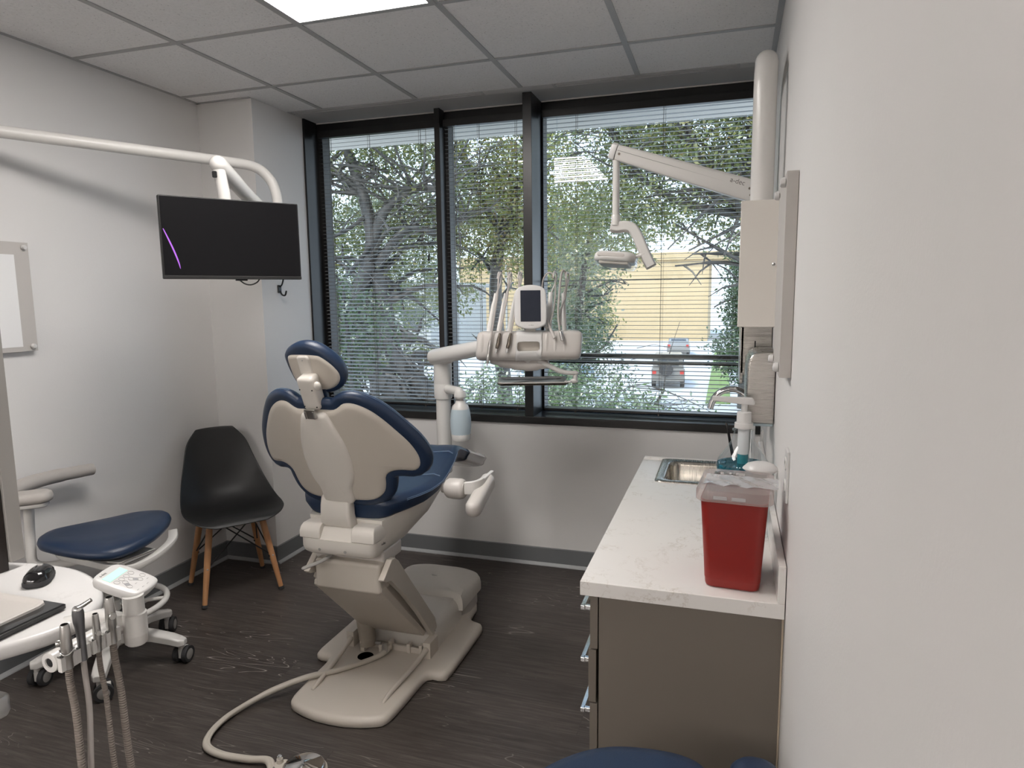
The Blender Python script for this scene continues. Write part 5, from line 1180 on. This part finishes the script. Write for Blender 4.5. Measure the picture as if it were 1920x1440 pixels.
# ================================================================== SHELL CHAIR
EC = Vector((-2.44, 2.815, 0)); ea = math.atan2(-.60, .80)
ed = thing('shell_chair', 'black plastic shell chair with splayed wooden legs in the far left corner', 'chair', tuple(EC), ea)
EM = ed['_w'] @ Matrix.Rotation(-PI/2, 4, 'Z')       # local: x across, -y... front is +Y
EM = ed['_w'] @ Matrix(((0, 1, 0, 0), (-1, 0, 0, 0), (0, 0, 1, 0), (0, 0, 0, 1)))   # (u across, f forward, z)
ctr = cr([(0, -.265, .825), (0, -.245, .74), (0, -.222, .64), (0, -.200, .545), (0, -.170, .475), (0, -.110, .430), (0, -.02, .415), (0, .08, .420), (0, .16, .432), (0, .215, .428), (0, .240, .408)], 5)
rim = cr([(.096, -.258, .820), (.150, -.228, .752), (.178, -.188, .664), (.206, -.128, .570), (.226, -.060, .505), (.238, .012, .468), (.240, .090, .456), (.230, .160, .450), (.205, .205, .436), (.170, .226, .422), (.120, .238, .409)], 5)
nL = len(ctr); nU = 28; G = []
for c0, e0_ in zip(ctr, rim):
    row = []
    for j in range(nU+1):
        u = -1+2*j/nU; k = abs(u)**2.3
        row.append(Vector((e0_.x*math.copysign(abs(u)**.94, u), c0.y+(e0_.y-c0.y)*k, c0.z+(e0_.z-c0.z)*k)))
    G.append(row)
m = MB(EM)
vv = [v for r_ in G for v in r_]
m.add(vv, [(i*(nU+1)+j, i*(nU+1)+j+1, (i+1)*(nU+1)+j+1, (i+1)*(nU+1)+j) for i in range(nL-1) for j in range(nU)])
shl = m.build('seat_shell', M_BLKPL, ed, ang=180)
so_d = shl['o'].modifiers.new('thick', 'SOLIDIFY'); so_d.thickness = .006; so_d.offset = 0
sd_ = shl['o'].modifiers.new('sub', 'SUBSURF'); sd_.levels = 1; sd_.render_levels = 1
tops = {(-1, 1): (-.125, .10), (1, 1): (.125, .10), (-1, -1): (-.125, -.10), (1, -1): (.125, -.10)}
lg = {}
for (s, f), (tx, ty) in tops.items():
    A_ = Vector((tx, ty, .400)); B_ = Vector((s*.187, f*.172, .012)); lg[(s, f)] = (A_, B_)
    m = MB(EM); m.tube([A_, A_.lerp(B_, .12), A_.lerp(B_, .55), B_], [.0135, .0165, .0155, .0115], 18); l_ = m.build('leg', M_BEECH, ed)
    m = MB(EM); m.tube([A_.lerp(B_, .99), A_.lerp(B_, 1.0), A_.lerp(B_, 1.025)], [.0125, .0145, .0150], 16); m.build('foot_cap', M_RUBBER, l_)
    m = MB(EM @ Matrix.Translation(A_.lerp(B_, .55))); m.ball((0, f*.0152, 0), .0045, 8, 6); m.build('bolt', M_SATIN, l_)
m = MB(EM)
def rod(a, b): m.tube([a, b], .0036, 8)
for (s, f) in lg:
    A_, B_ = lg[(s, f)]; lowp = A_.lerp(B_, .56)
    for g_ in (((-s, f)), ((s, -f))): rod(lowp, Vector((tops[g_][0]*.8, tops[g_][1]*.8, .407)))
    m.ball(tuple(lowp+Vector((-s*.012, 0, 0))), .008, 8, 6)
m.box(-.115, .115, -.09, -.08, .400, .408); m.box(-.115, .115, .08, .09, .400, .408); m.box(-.11, -.10, -.09, .09, .400, .408); m.box(.10, .11, -.09, .09, .400, .408)
m.build('wire_brace', M_BLKPL, ed)

# ================================================================== STOOLS
def star_base(par, c, rad, ang0, mat, hub_h=.10, arm_h=.085, n=5):
    q = None
    for k in range(n):
        a = R(ang0+k*360/n); d = Vector((math.cos(a), math.sin(a), 0)); s = Vector((-d.y, d.x, 0)); c3 = Vector((c[0], c[1], 0)); rings = []
        for t, w, z0, z1 in ((.02, .034, .095, .160), (.25, .031, .108, .156), (.6, .028, .106, .142), (.88, .027, .090, .124), (1.0, .025, .080, .112), (1.08, .014, .082, .106)):
            p = c3+d*(rad*t); rings.append([p+s*a_*w+Vector((0, 0, z)) for a_, z in ((-1, z0), (1, z0), (1, z1-.006), (.7, z1), (-.7, z1), (-1, z1-.006))])
        m = MB(); m.loft(rings); L_ = m.build('base_leg', mat, par, bevel=.004)
        pc_ = c3+d*rad
        m = MB(); m.tube([pc_+Vector((0, 0, .088)), pc_+Vector((0, 0, .060))], .011, 12)
        sw = R((15, -40, 12, 30, 80)[k % 5]+ang0*.02); e = Vector((math.cos(sw), math.sin(sw), 0)); e2 = Vector((-e.y, e.x, 0)); off = e2*.012
        m.M = frame(pc_+off+Vector((0, 0, .042)), e, e2); m.box(-.010, .010, -.022, .026, -.020, .022); cs = m.build('caster', mat, L_, bevel=.004)
        for sd in (-1, 1):
            m = MB(axis(pc_+off+e*(sd*.0205)+Vector((0, 0, .0352)), e)); m.lathe([(.018, -.0095), (.0335, -.0095), (.035, -.006), (.035, .006), (.0335, .0095), (.018, .0095)], 24); w_ = m.build('wheel', M_RUBBER, cs)
            m = MB(axis(pc_+off+e*(sd*.0302)+Vector((0, 0, .0352)), e*sd)); m.lathe([(.022, 0), (.016, .0012), (.001, .0015)], 20); m.build('wheel_cap', M_GREYPL, cs)
    m = MB(Matrix.Translation((c[0], c[1], 0))); m.lathe([(.045, .095), (.050, .105), (.050, .150), (.036, .170), (.030, .185)], 24); m.build('base_hub', mat, par)

SC = (-2.40, 2.04)
st = thing('assistant_stool', 'white wheeled stool with navy seat and grey padded body rest by the left wall', 'stool', (SC[0], SC[1], 0))
star_base(st, SC, .272, -126, M_WHITE)
m = MB(Matrix.Translation((SC[0], SC[1], 0))); m.lathe([(.026, .15), (.026, .34), (.015, .345), (.015, .47)], 22); m.build('column', M_SATIN, st)
m = MB()   # foot ring with spokes
m.tube([(SC[0]+.205*math.cos(2*PI*k/48), SC[1]+.205*math.sin(2*PI*k/48), .262) for k in range(49)], .0125, 12, cap=False)
rg_ = m
for k in range(3):
    a = R(35+120*k); m.tube([(SC[0]+.03*math.cos(a), SC[1]+.03*math.sin(a), .262), (SC[0]+.20*math.cos(a), SC[1]+.20*math.sin(a), .262)], .008, 10)
m.lathe([(.001, 0)], 3) if False else None
m.M = Matrix.Translation((SC[0], SC[1], 0)); m.lathe([(.034, .24), (.034, .285)], 20); m.build('foot_ring', M_WHITE, st, ang=60)
seat_px = [(-2.635, 1.945), (-2.585, 1.890), (-2.518, 1.868), (-2.39, 1.888), (-2.272, 1.945), (-2.234, 2.045), (-2.245, 2.175), (-2.32, 2.305), (-2.426, 2.358), (-2.550, 2.340), (-2.612, 2.245), (-2.650, 2.13), (-2.658, 2.025)]
sO = smooth_outline(seat_px, 90)
sc_ = (-2.44, 2.11)
def saddle(u, v, h):
    dx_, dy_ = u-sc_[0], v-sc_[1]
    a_ = dx_*.62+dy_*.78; b_ = -dx_*.78+dy_*.62     # a_ along the long way, b_ towards the wall
    return (u, v, .557+h+.022*b_+.30*a_*a_-.10*max(0, abs(b_)-.1))
m = MB(); m.pillow(sO, [(.05, -.040), (.018, -.039), (.004, -.032), (.0, -.020), (.005, -.006), (.018, .004), (.042, .009), (.08, .006)], saddle, c=sc_, inner=(.85, .65, .45, .25, .08), dome=(0, -.004)); stc = m.build('seat', M_NAVY, st, ang=70)
m = MB(); m.pillow(inset(sO, .045), [(.0, -.056), (.0, -.040)], saddle, c=sc_, inner=(.6, .2)); m.build('seat_board', M_BLKPL, st)
# white seat carrier bent round the near edge
pc = cr([(-2.600, 2.005, .496), (-2.555, 1.950, .494), (-2.47, 1.938, .490), (-2.385, 1.945, .481), (-2.305, 1.952, .470), (-2.228, 1.970, .463), (-2.194, 2.035, .469), (-2.200, 2.13, .480), (-2.240, 2.235, .490), (-2.315, 2.318, .498)], 6)
m = MB(); rings = []
for i, p in enumerate(pc):
    t_ = (pc[min(i+1, len(pc)-1)]-pc[max(i-1, 0)]); t_.z = 0; t_.normalize(); n_ = Vector((t_.y, -t_.x, 0))
    k = math.sin(PI*(i+.6)/(len(pc)+.2))**.35
    rings.append([p+n_*a+Vector((0, 0, b*k)) for a, b in ((-.030, -.004), (-.006, -.016), (.006, -.013), (.009, .0), (.006, .013), (-.006, .014), (-.030, .006))])
m.loft(rings); car = m.build('seat_carrier', M_WHITE, st, bevel=.003, ang=50)
m = MB(); m.loft([[(SC[0]+x*k, SC[1]+y*k, z) for x, y in ((-.11, -.07), (.14, -.07), (.16, .10), (-.09, .11))] for z, k in ((.455, .35), (.475, .9), (.485, 1.))]); m.build('tilt_mechanism', M_WHITE, car, bevel=.006)
m = MB(); m.tube([(-2.275, 2.015, .457), (-2.258, 2.12, .462)], .007, 8, rnd=True); m.tube([(-2.256, 2.14, .463), (-2.275, 2.21, .468)], .007, 8, rnd=True); m.build('adjust_lever', M_GREYPL, car)
m = MB(); m.tube(cr([(-2.45, 2.02, .470), (-2.55, 1.92, .462), (-2.605, 1.885, .48), (-2.612, 1.885, .56), (-2.608, 1.890, .71)], 6), .0185, 18); m.build('body_rest_post', M_WHITE, st, ang=60)
bp = cr([(-2.60, 1.755, .772), (-2.645, 1.84, .778), (-2.672, 1.95, .784), (-2.683, 2.06, .782), (-2.680, 2.16, .776), (-2.672, 2.235, .772)], 6)
m = MB(); m.tube(bp, [.030, .030, .030, .029, .027, .026], 22, rnd=False); br_ = m.build('body_rest', M_BLADDER, st, ang=50)
m = MB(); A = frame((-2.575, 1.865, .757), (.72, .69, .0), (-.69, .72, 0)); m.M = A; m.pillow(resample([(p[0], p[1], 0) for p in rrect(.17, .105, .045, 8)], 70), [(.012, -.020), (.002, -.014), (.0, .0), (.004, .014), (.014, .021)], inner=(.8, .5, .2)); m.build('rest_pad', M_BLADDER, br_, ang=60)
m = MB(A); m.pillow(resample([(p[0], p[1], 0) for p in rrect(.150, .085, .035, 8, -.005, -.004)], 60), [(.004, -.036), (.0, -.032), (.0, -.0195)], inner=(.7, .3)); m.build('rest_bracket', M_WHITE, br_, ang=50)

# near stool at the bottom edge of the view
NC = (-.135, 1.085)
ns = thing('operator_stool', 'navy cushioned stool close in front of the grey base cabinet', 'stool', (NC[0], NC[1], 0))
star_base(ns, (NC[0]-.05, NC[1]-.03), .205, 30, M_WHITE)
m = MB(Matrix.Translation((NC[0]-.05, NC[1]-.03, 0))); m.lathe([(.026, .15), (.026, .34), (.015, .345), (.015, .51)], 22); m.build('column', M_SATIN, ns)
nO = smooth_outline([(-.385, 1.05), (-.365, 1.16), (-.300, 1.255), (-.225, 1.312), (-.140, 1.335), (-.050, 1.333), (.005, 1.295), (.030, 1.20), (.035, 1.05), (-.01, .91), (-.10, .84), (-.22, .84), (-.33, .92)], 90)
m = MB(); m.pillow(nO, [(.05, -.060), (.018, -.056), (.004, -.042), (.0, -.026), (.006, -.010), (.020, .004), (.045, .010), (.08, .008)], lambda u, v, h: (u, v, .575+h), c=NC, dome=(0, -.006)); m.build('seat', M_NAVY, ns, ang=70)
m = MB(); m.box(NC[0]-.13, NC[0]+.05, NC[1]-.12, NC[1]+.08, .495, .516); m.build('seat_plate', M_BLKPL, ns, bevel=.006)
m = MB(); m.pillow(resample([(p[0], p[1], 0) for p in rrect(.112, .34, .05, 8, .087, 1.225)], 80), [(.02, -.052), (.005, -.046), (.0, -.030), (.004, -.014), (.014, -.004), (.028, .0)], lambda u, v, h: (u, v, .563+h-1.2*(u-.095)**2-.0*v), inner=(.8, .5, .2)); m.build('side_rest', M_NAVY, ns, ang=70)
m = MB(); m.tube(cr([(-.12, 1.10, .50), (-.0, 1.14, .488), (.055, 1.17, .485), (.075, 1.19, .502)], 5), .012, 12); m.build('side_rest_bar', M_WHITE, ns)

# ================================================================== ASSISTANT'S CONSOLE, LOWER LEFT
ws = thing('worktop', 'white marbled worktop with a rounded end at the lower left', 'worktop', (-1.75, .80, .87))
wo = resample(cr([(p[0], p[1], 0) for p in [(-2.35, .45), (-2.35, .80), (-2.30, .985), (-2.0, 1.035), (-1.75, 1.085), (-1.60, 1.118), (-1.50, 1.130), (-1.40, 1.121), (-1.305, 1.083), (-1.228, 1.022), (-1.192, .950), (-1.196, .880), (-1.245, .790), (-1.30, .69), (-1.335, .57), (-1.345, .47), (-1.40, .44), (-1.8, .44), (-2.28, .44)]], 5, True), 140)
m = MB(); m.pillow(wo, [(.012, .868), (.003, .872), (.0, .880), (.0, .892), (.003, .898), (.010, .900)], c=(-1.75, .8), inner=(.7, .35)); m.build('top', M_MARBLE, ws, ang=50)
m = MB(); m.box(-2.33, -1.87, .48, .96, 0, .868); m.build('pedestal', M_CONSOLE, ws, bevel=.003)
pn = thing('tall_cabinet', 'tall cabinet with a dark wood front and pale grey side at the left edge', 'cabinet', (-1.80, 1.09, .9))
m = MB(); m.box(-2.04, -1.556, 1.074, 1.108, .9185, 1.95); m.build('side_panel', M_CONSOLE, pn, bevel=.0015)
m = MB(); m.box(-2.04, -1.562, 1.050, 1.0735, .9005, 1.95); m.build('dark_front', M_ESPRESSO, pn, bevel=.002)
# computer mouse
ms = thing('computer_mouse', 'black wireless computer mouse on the white worktop', 'computer mouse', (-1.437, 1.052, .9), R(38))
MW = Matrix.Translation((-1.435, 1.046, .9002)) @ Matrix.Rotation(R(38), 4, 'Z') @ Matrix.Scale(.88, 4)
mo = resample(cr([(p[0], p[1], 0) for p in [(0, -.051), (.018, -.047), (.029, -.030), (.031, 0), (.029, .028), (.024, .044), (.012, .051), (0, .052), (-.012, .051), (-.024, .044), (-.029, .028), (-.031, 0), (-.029, -.030), (-.018, -.047)]], 5, True), 70)
m = MB(MW)
def mdome(u, v, h): return (u, v, h)
m.pillow(mo, [(.004, .0), (.0, .004), (.0, .009), (.002, .014)], mdome, inner=(.6, .2)); mb_ = m.build('base', M_RUBBER, ms, ang=60)
m = MB(MW); rings = []
for d_, z in ((.0015, .012), (.0025, .019), (.006, .026), (.011, .031), (.017, .0345), (.024, .0365)): rings.append([(u, v, z-.10*max(0, v-.01)*(z > .02)-.12*max(0, -v-.025)) for u, v in inset(mo, d_)])
m.loft(rings); sh2 = m.build('shell', M_BLKGLOSS, ms, ang=70)
m = MB(axis((0, 0, 0), (1, 0, 0))); m.M = MW @ Matrix.Translation((-.006, .022, .029)) @ Matrix.Rotation(PI/2, 4, 'Y'); m.lathe([(.004, -.001), (.0085, .001), (.009, .006), (.0085, .011), (.004, .013)], 18); m.build('wheel', M_GREYPL, sh2)
# shallow tray
ty = thing('dental_tray', 'black rimmed tray with a pale grey mat on the white worktop', 'tray', (-1.5, .75, .9))
m = MB(); to = rrect(.50, .41, .006, 3, -1.497, .755)
m.loft([[(p[0], p[1], z) for p in inset(to, d)] for d, z in ((.006, .9003), (.0, .904), (.0, .911), (.004, .913))]); tb_ = m.build('tray_body', M_BLKGLOSS, ty, ang=50)
ti = resample([(p[0], p[1], 0) for p in rrect(.455, .375, .026, 8, -1.507, .7655)], 90)
m = MB(); m.loft([[(p[0], p[1], z) for p in inset(ti, d)] for d, z in ((.0, .9128), (.001, .9175), (.004, .9190), (.008, .9175), (.012, .9145), (.02, .9142))]); m.build('tray_mat', M_UNITGREY, ty, ang=50)
# low cabinet with a white top, just in view at the left edge
lc = thing('side_cart', 'low grey cart with a white rounded top at the bottom left edge', 'cart', (-1.6, .65, 0))
m = MB(); co_ = resample([(p[0], p[1], 0) for p in rrect(.56, .36, .014, 6, -1.567, .686)], 90)
m.pillow(co_, [(.004, .730), (.0, .734), (.0, .765), (.004, .770)], inner=(.5,)); m.build('top', M_PUREWHITE, lc, ang=50)
m = MB(); m.box(-1.83, -1.300, .53, .835, .02, .7295); m.build('body', M_GREYPL, lc, bevel=.003)
# instrument holder with keypad
ih = thing('instrument_holder', 'white instrument holder bar with a keypad on its post beside the worktop', 'instrument holder', (-.998, .897, .86))
m = MB(); m.tube([(-1.037, .7605, .930), (-1.037, .895, .930)], .0168, 26); 
hb_ = m.build('bar', M_WHITE, ih)
m = MB(axis((-1.037, .7602, .930), (0, -1, 0))); m.lathe([(.0168, -.001), (.0165, .002), (.0085, .003), (.0080, .001), (.001, .001)], 26); m.build('end_ring', M_WHITE, hb_)
m = MB(axis((-1.037, .7592, .930), (0, -1, 0))); m.lathe([(.0078, 0), (.006, .001), (.001, .0012)], 20); m.build('end_plug', M_DARK, hb_)
m = MB(Matrix.Translation((-1.012, .904, 0))); m.lathe([(.016, .893), (.0195, .897), (.0202, .912), (.0204, .913), (.0202, .914), (.0202, .952), (.018, .954), (.0175, .985)], 32); ps_ = m.build('post', M_WHITE, ih, ang=45)
m = MB(); m.tube([(-1.04, .91, .925), (-1.14, .945, .905), (-1.30, .92, .862)], .017, 16); m.build('support_arm', M_WHITE, ih)
ys_ = (.771, .798, .827, .856)
IX = -1.0125
for i, y in enumerate(ys_):
    m = MB(); r_ = (.0105, .0090, .0085, .0105)[i]
    m.M = Matrix.Translation((IX, y, .930)); rg_ = [[((r_+dr)*math.cos(a), (r_+dr)*math.sin(a), z) for a in np.linspace(PI*.42, PI*1.58, 18)] for dr, z in ((0, -.010), (.004, -.012), (.004, .012), (0, .010))]
    m.loft(rg_, cap=False, closed=True); m.build('holder_slot', M_WHITE, hb_, ang=40)
KX = Vector((-.25, .968, .02)); KD = Vector((-.90, -.16, .34))
KM = frame((-1.050, .926, .998), KX, KD) @ Matrix.Scale(.88, 4)
ko = resample(cr([(u, v, 0) for u, v in [(-.042, .040), (-.030, .0515), (0, .0545), (.030, .0515), (.042, .040), (.0455, 0), (.042, -.040), (.030, -.0515), (0, -.0545), (-.030, -.0515), (-.042, -.040), (-.0455, 0)]], 5, True), 80)
m = MB(KM); m.pillow(ko, [(.014, -.016), (.004, -.013), (.0, -.004), (.0, .002), (.002, .005), (.006, .006)], inner=(.7, .3)); kp = m.build('keypad', M_PUREWHITE, ih, ang=45)
m = MB(KM); m.box(-.031, .028, .016, .034, .0055, .0066); m.build('lcd', M_LCD, kp)
def kring(u, v, r=.0058, rx=0.):
    o1 = [(u+r*math.cos(2*PI*k/24), v+r*math.sin(2*PI*k/24)) for k in range(24)]; return o1
m = MB(KM)
def annulus(u, v, r, w=.0006):
    m.loft([[(u+(r-w)*math.cos(2*PI*k/24), v+(r-w)*math.sin(2*PI*k/24), .0062) for k in range(24)], [(u+(r-w)*math.cos(2*PI*k/24), v+(r-w)*math.sin(2*PI*k/24), .0066) for k in range(24)], [(u+r*math.cos(2*PI*k/24), v+r*math.sin(2*PI*k/24), .0066) for k in range(24)], [(u+r*math.cos(2*PI*k/24), v+r*math.sin(2*PI*k/24), .0062) for k in range(24)]], cap=False, closed=True)
for u in (-.0245, -.0085, .0075, .0235): annulus(u, .0055, .0062)
annulus(.030, -.0165, .0060)
for (a, b) in (((-.014, -.006), (-.022, -.021)), ((.004, -.0075), (.014, -.0215))):
    for q in (a, b): annulus(q[0], q[1], .0058)
for u, v in ((-.004, -.024), (.026, -.031), (-.022, -.040), (-.006, -.041), (.010, -.041)): m.box(u-.003, u+.003, v-.0006, v+.0006, .0062, .0065)
m.build('buttons', M_PRINT, kp)
m = MB(KM)
for (a, b) in (((-.014, -.006), (-.022, -.021)), ((.004, -.0075), (.014, -.0215))):
    a = Vector((*a, .0061)); b = Vector((*b, .0061)); d = (b-a).normalized(); n_ = Vector((-d.y, d.x, 0))*.0050
    m.add([a+d*.0035+n_, a+d*.0035-n_, b-d*.0035-n_, b-d*.0035+n_, a+d*.0035+n_+Vector((0, 0, .0003)), a+d*.0035-n_+Vector((0, 0, .0003)), b-d*.0035-n_+Vector((0, 0, .0003)), b-d*.0035+n_+Vector((0, 0, .0003))], [(0, 1, 2, 3), (4, 5, 6, 7), (0, 1, 5, 4), (1, 2, 6, 5), (2, 3, 7, 6), (3, 0, 4, 7)])
m.build('rocker_marks', simple('rocker_grey', (.30, .30, .31), .5), kp)
lettering('logo', 'a-dec', .0095, KM @ Matrix.Translation((-.016, .0425, .0062)), M_PRINT, kp)
# suction valves and syringe in the holder
G2 = 'instruments hanging in the white holder bar'
def valve(y, top, r, label, side, clip=False, name='suction_valve', hr=.0058):
    t = thing(name, label, 'suction valve', (IX, y, .93), 0, G2)
    T = Matrix.Translation((IX, y, 0))
    m = MB(T); m.lathe([(r*.62, top), (r*.74, top-.001), (r*.78, top-.002), (r*.95, top-.022), (r, top-.034), (r, top-.052), (r*.84, top-.056), (r*.86, .918)], 26, cap=False); m.lathe([(r*.62, top), (r*.60, top-.02), (.001, top-.021)], 20, 1, cap=False); b_ = m.build('barrel', [M_SATIN, M_DARK], t, ang=45)
    m = MB(T); m.M = T @ axis((side*r*.75, -r*.35, top-.032), (side*.85, -.45, 0)); m.lathe([(r*.62, 0), (r*.70, .001), (r*.70, .006), (r*.58, .007), (.001, .007)], 20); m.build('valve_knob', M_SATIN, b_)
    if clip:
        m = MB(T); m.tube([(1.12*r*math.cos(a), 1.12*r*math.sin(a), top-.046+.003*math.sin(a*2)) for a in np.linspace(PI*.9, PI*2.35, 20)], .0012, 8); m.build('wire_ring', M_CHROME, b_)
    P = [(IX, y, .922), (IX+.002, y-.001, .89), (-.990, y-.012, .84), (-.958, y-.036, .76), (-.925, y-.055, .64), (-.905, y-.06, .48), (-.93, y-.03, .34), (-1.02, y+.02, .29), (-1.12, y+.04, .33), (-1.22, y+.05, .50)]
    m = MB(); m.tube(cr(P, 6), hr, 16); m.build('hose', M_HOSE, t, ang=80)
    return t
valve(ys_[0], .994, .0088, 'suction valve with a wire ring at the free end of the holder bar', -1, True)
valve(ys_[2], .986, .0064, 'thin suction valve between the angled syringe and the widest suction valve', 1, hr=.0044)
valve(ys_[3], 1.003, .0088, 'wide suction valve nearest to the keypad post', 1)
t = thing('air_water_syringe', 'grey air and water syringe with an angled tip in the holder bar', 'dental syringe', (IX, ys_[1], .93), 0, G2)
T = Matrix.Translation((IX, ys_[1], 0))
m = MB(T); m.tube([(0, 0, .918), (0, 0, .95), (-.001, .0, .978), (-.002, .0, .986), (-.002, 0, 1.000), (-.002, 0, 1.006)], [.0066, .0064, .0076, .0088, .0090, .0082], 20); b_ = m.build('handle', simple('pewter_handle', (.20, .20, .21), .3, metal=.8), t, ang=50)
m = MB(T); m.ball((-.002, 0, 1.007), .0084, 18, 10, (1, 1, .75)); m.tube([(0, .002, 1.010), (.010, .010, 1.017)], [.0038, .0032], 12); m.build('tip_nut', M_CHROME, b_, ang=50)
m = MB(T); m.tube([(.004, .005, 1.012), (.014, .013, 1.020)], .0036, 12); m.build('nozzle', M_SATIN, b_)
y = ys_[1]
m = MB(); m.tube(cr([(IX, y, .920), (IX+.002, y-.001, .89), (-.992, y-.014, .84), (-.962, y-.045, .76), (-.94, y-.07, .64), (-.925, y-.075, .48), (-.95, y-.04, .36), (-1.04, y+.02, .315), (-1.13, y+.05, .35), (-1.22, .84, .52)], 6), .0046, 14); m.build('hose', M_TUBING, t, ang=80)
# ------------------------------------------------------------------ light, camera, view
wd = bpy.data.worlds.new('sky'); scene.world = wd; wd.use_nodes = True
nt = wd.node_tree; bg = nt.nodes['Background']
tc = N(nt, 'ShaderNodeTexCoord'); sx = N(nt, 'ShaderNodeSeparateXYZ'); rp = ramp(nt, [(.0, (.78, .87, 1.)), (.5, (.55, .73, 1.))])
nt.links.new(tc.outputs['Generated'], sx.inputs[0]); nt.links.new(sx.outputs['Z'], rp.inputs[0]); nt.links.new(rp.outputs[0], bg.inputs['Color'])
bg.inputs['Strength'].default_value = 3.0
sun = bpy.data.lights.new('sun', 'SUN'); sun.energy = 3.4; sun.angle = R(8); sun.color = (1., .95, .86)
so = bpy.data.objects.new('sun', sun); COL.objects.link(so)
so.rotation_euler = Vector((.35, .62, -.85)).to_track_quat('-Z', 'Y').to_euler()

cam = bpy.data.cameras.new('camera'); co = bpy.data.objects.new('camera', cam); COL.objects.link(co)
cam.sensor_fit = 'HORIZONTAL'; cam.sensor_width = 36.; cam.lens = 1265/1920*36.; cam.clip_start = .05; cam.clip_end = 500
yaw, pitch, roll = 0.30553274, 0.12972681, 0.01138096
fwd = Vector((-math.sin(yaw)*math.cos(pitch), math.cos(yaw)*math.cos(pitch), -math.sin(pitch)))
rt = Vector((math.cos(yaw), math.sin(yaw), 0)); dn = fwd.cross(rt)
c_, s_ = math.cos(roll), math.sin(roll)
right = rt*c_+dn*s_; down = dn*c_-rt*s_; up = -down; back = -fwd
co.matrix_world = Matrix(((right.x, up.x, back.x, 0), (right.y, up.y, back.y, 0), (right.z, up.z, back.z, 1.516), (0, 0, 0, 1)))
scene.camera = co
vs = scene.view_settings; scene.display_settings.display_device = 'sRGB'
vs.view_transform = 'Standard'; vs.look = 'None'; vs.gamma = 1.; vs.use_curve_mapping = False; vs.exposure = 0.
cy = scene.cycles; cy.use_denoising = True; cy.max_bounces = 10; cy.diffuse_bounces = 5; cy.glossy_bounces = 4; cy.transparent_max_bounces = 24; cy.transmission_bounces = 6
cy.sample_clamp_indirect = 6.; cy.caustics_reflective = False; cy.caustics_refractive = False
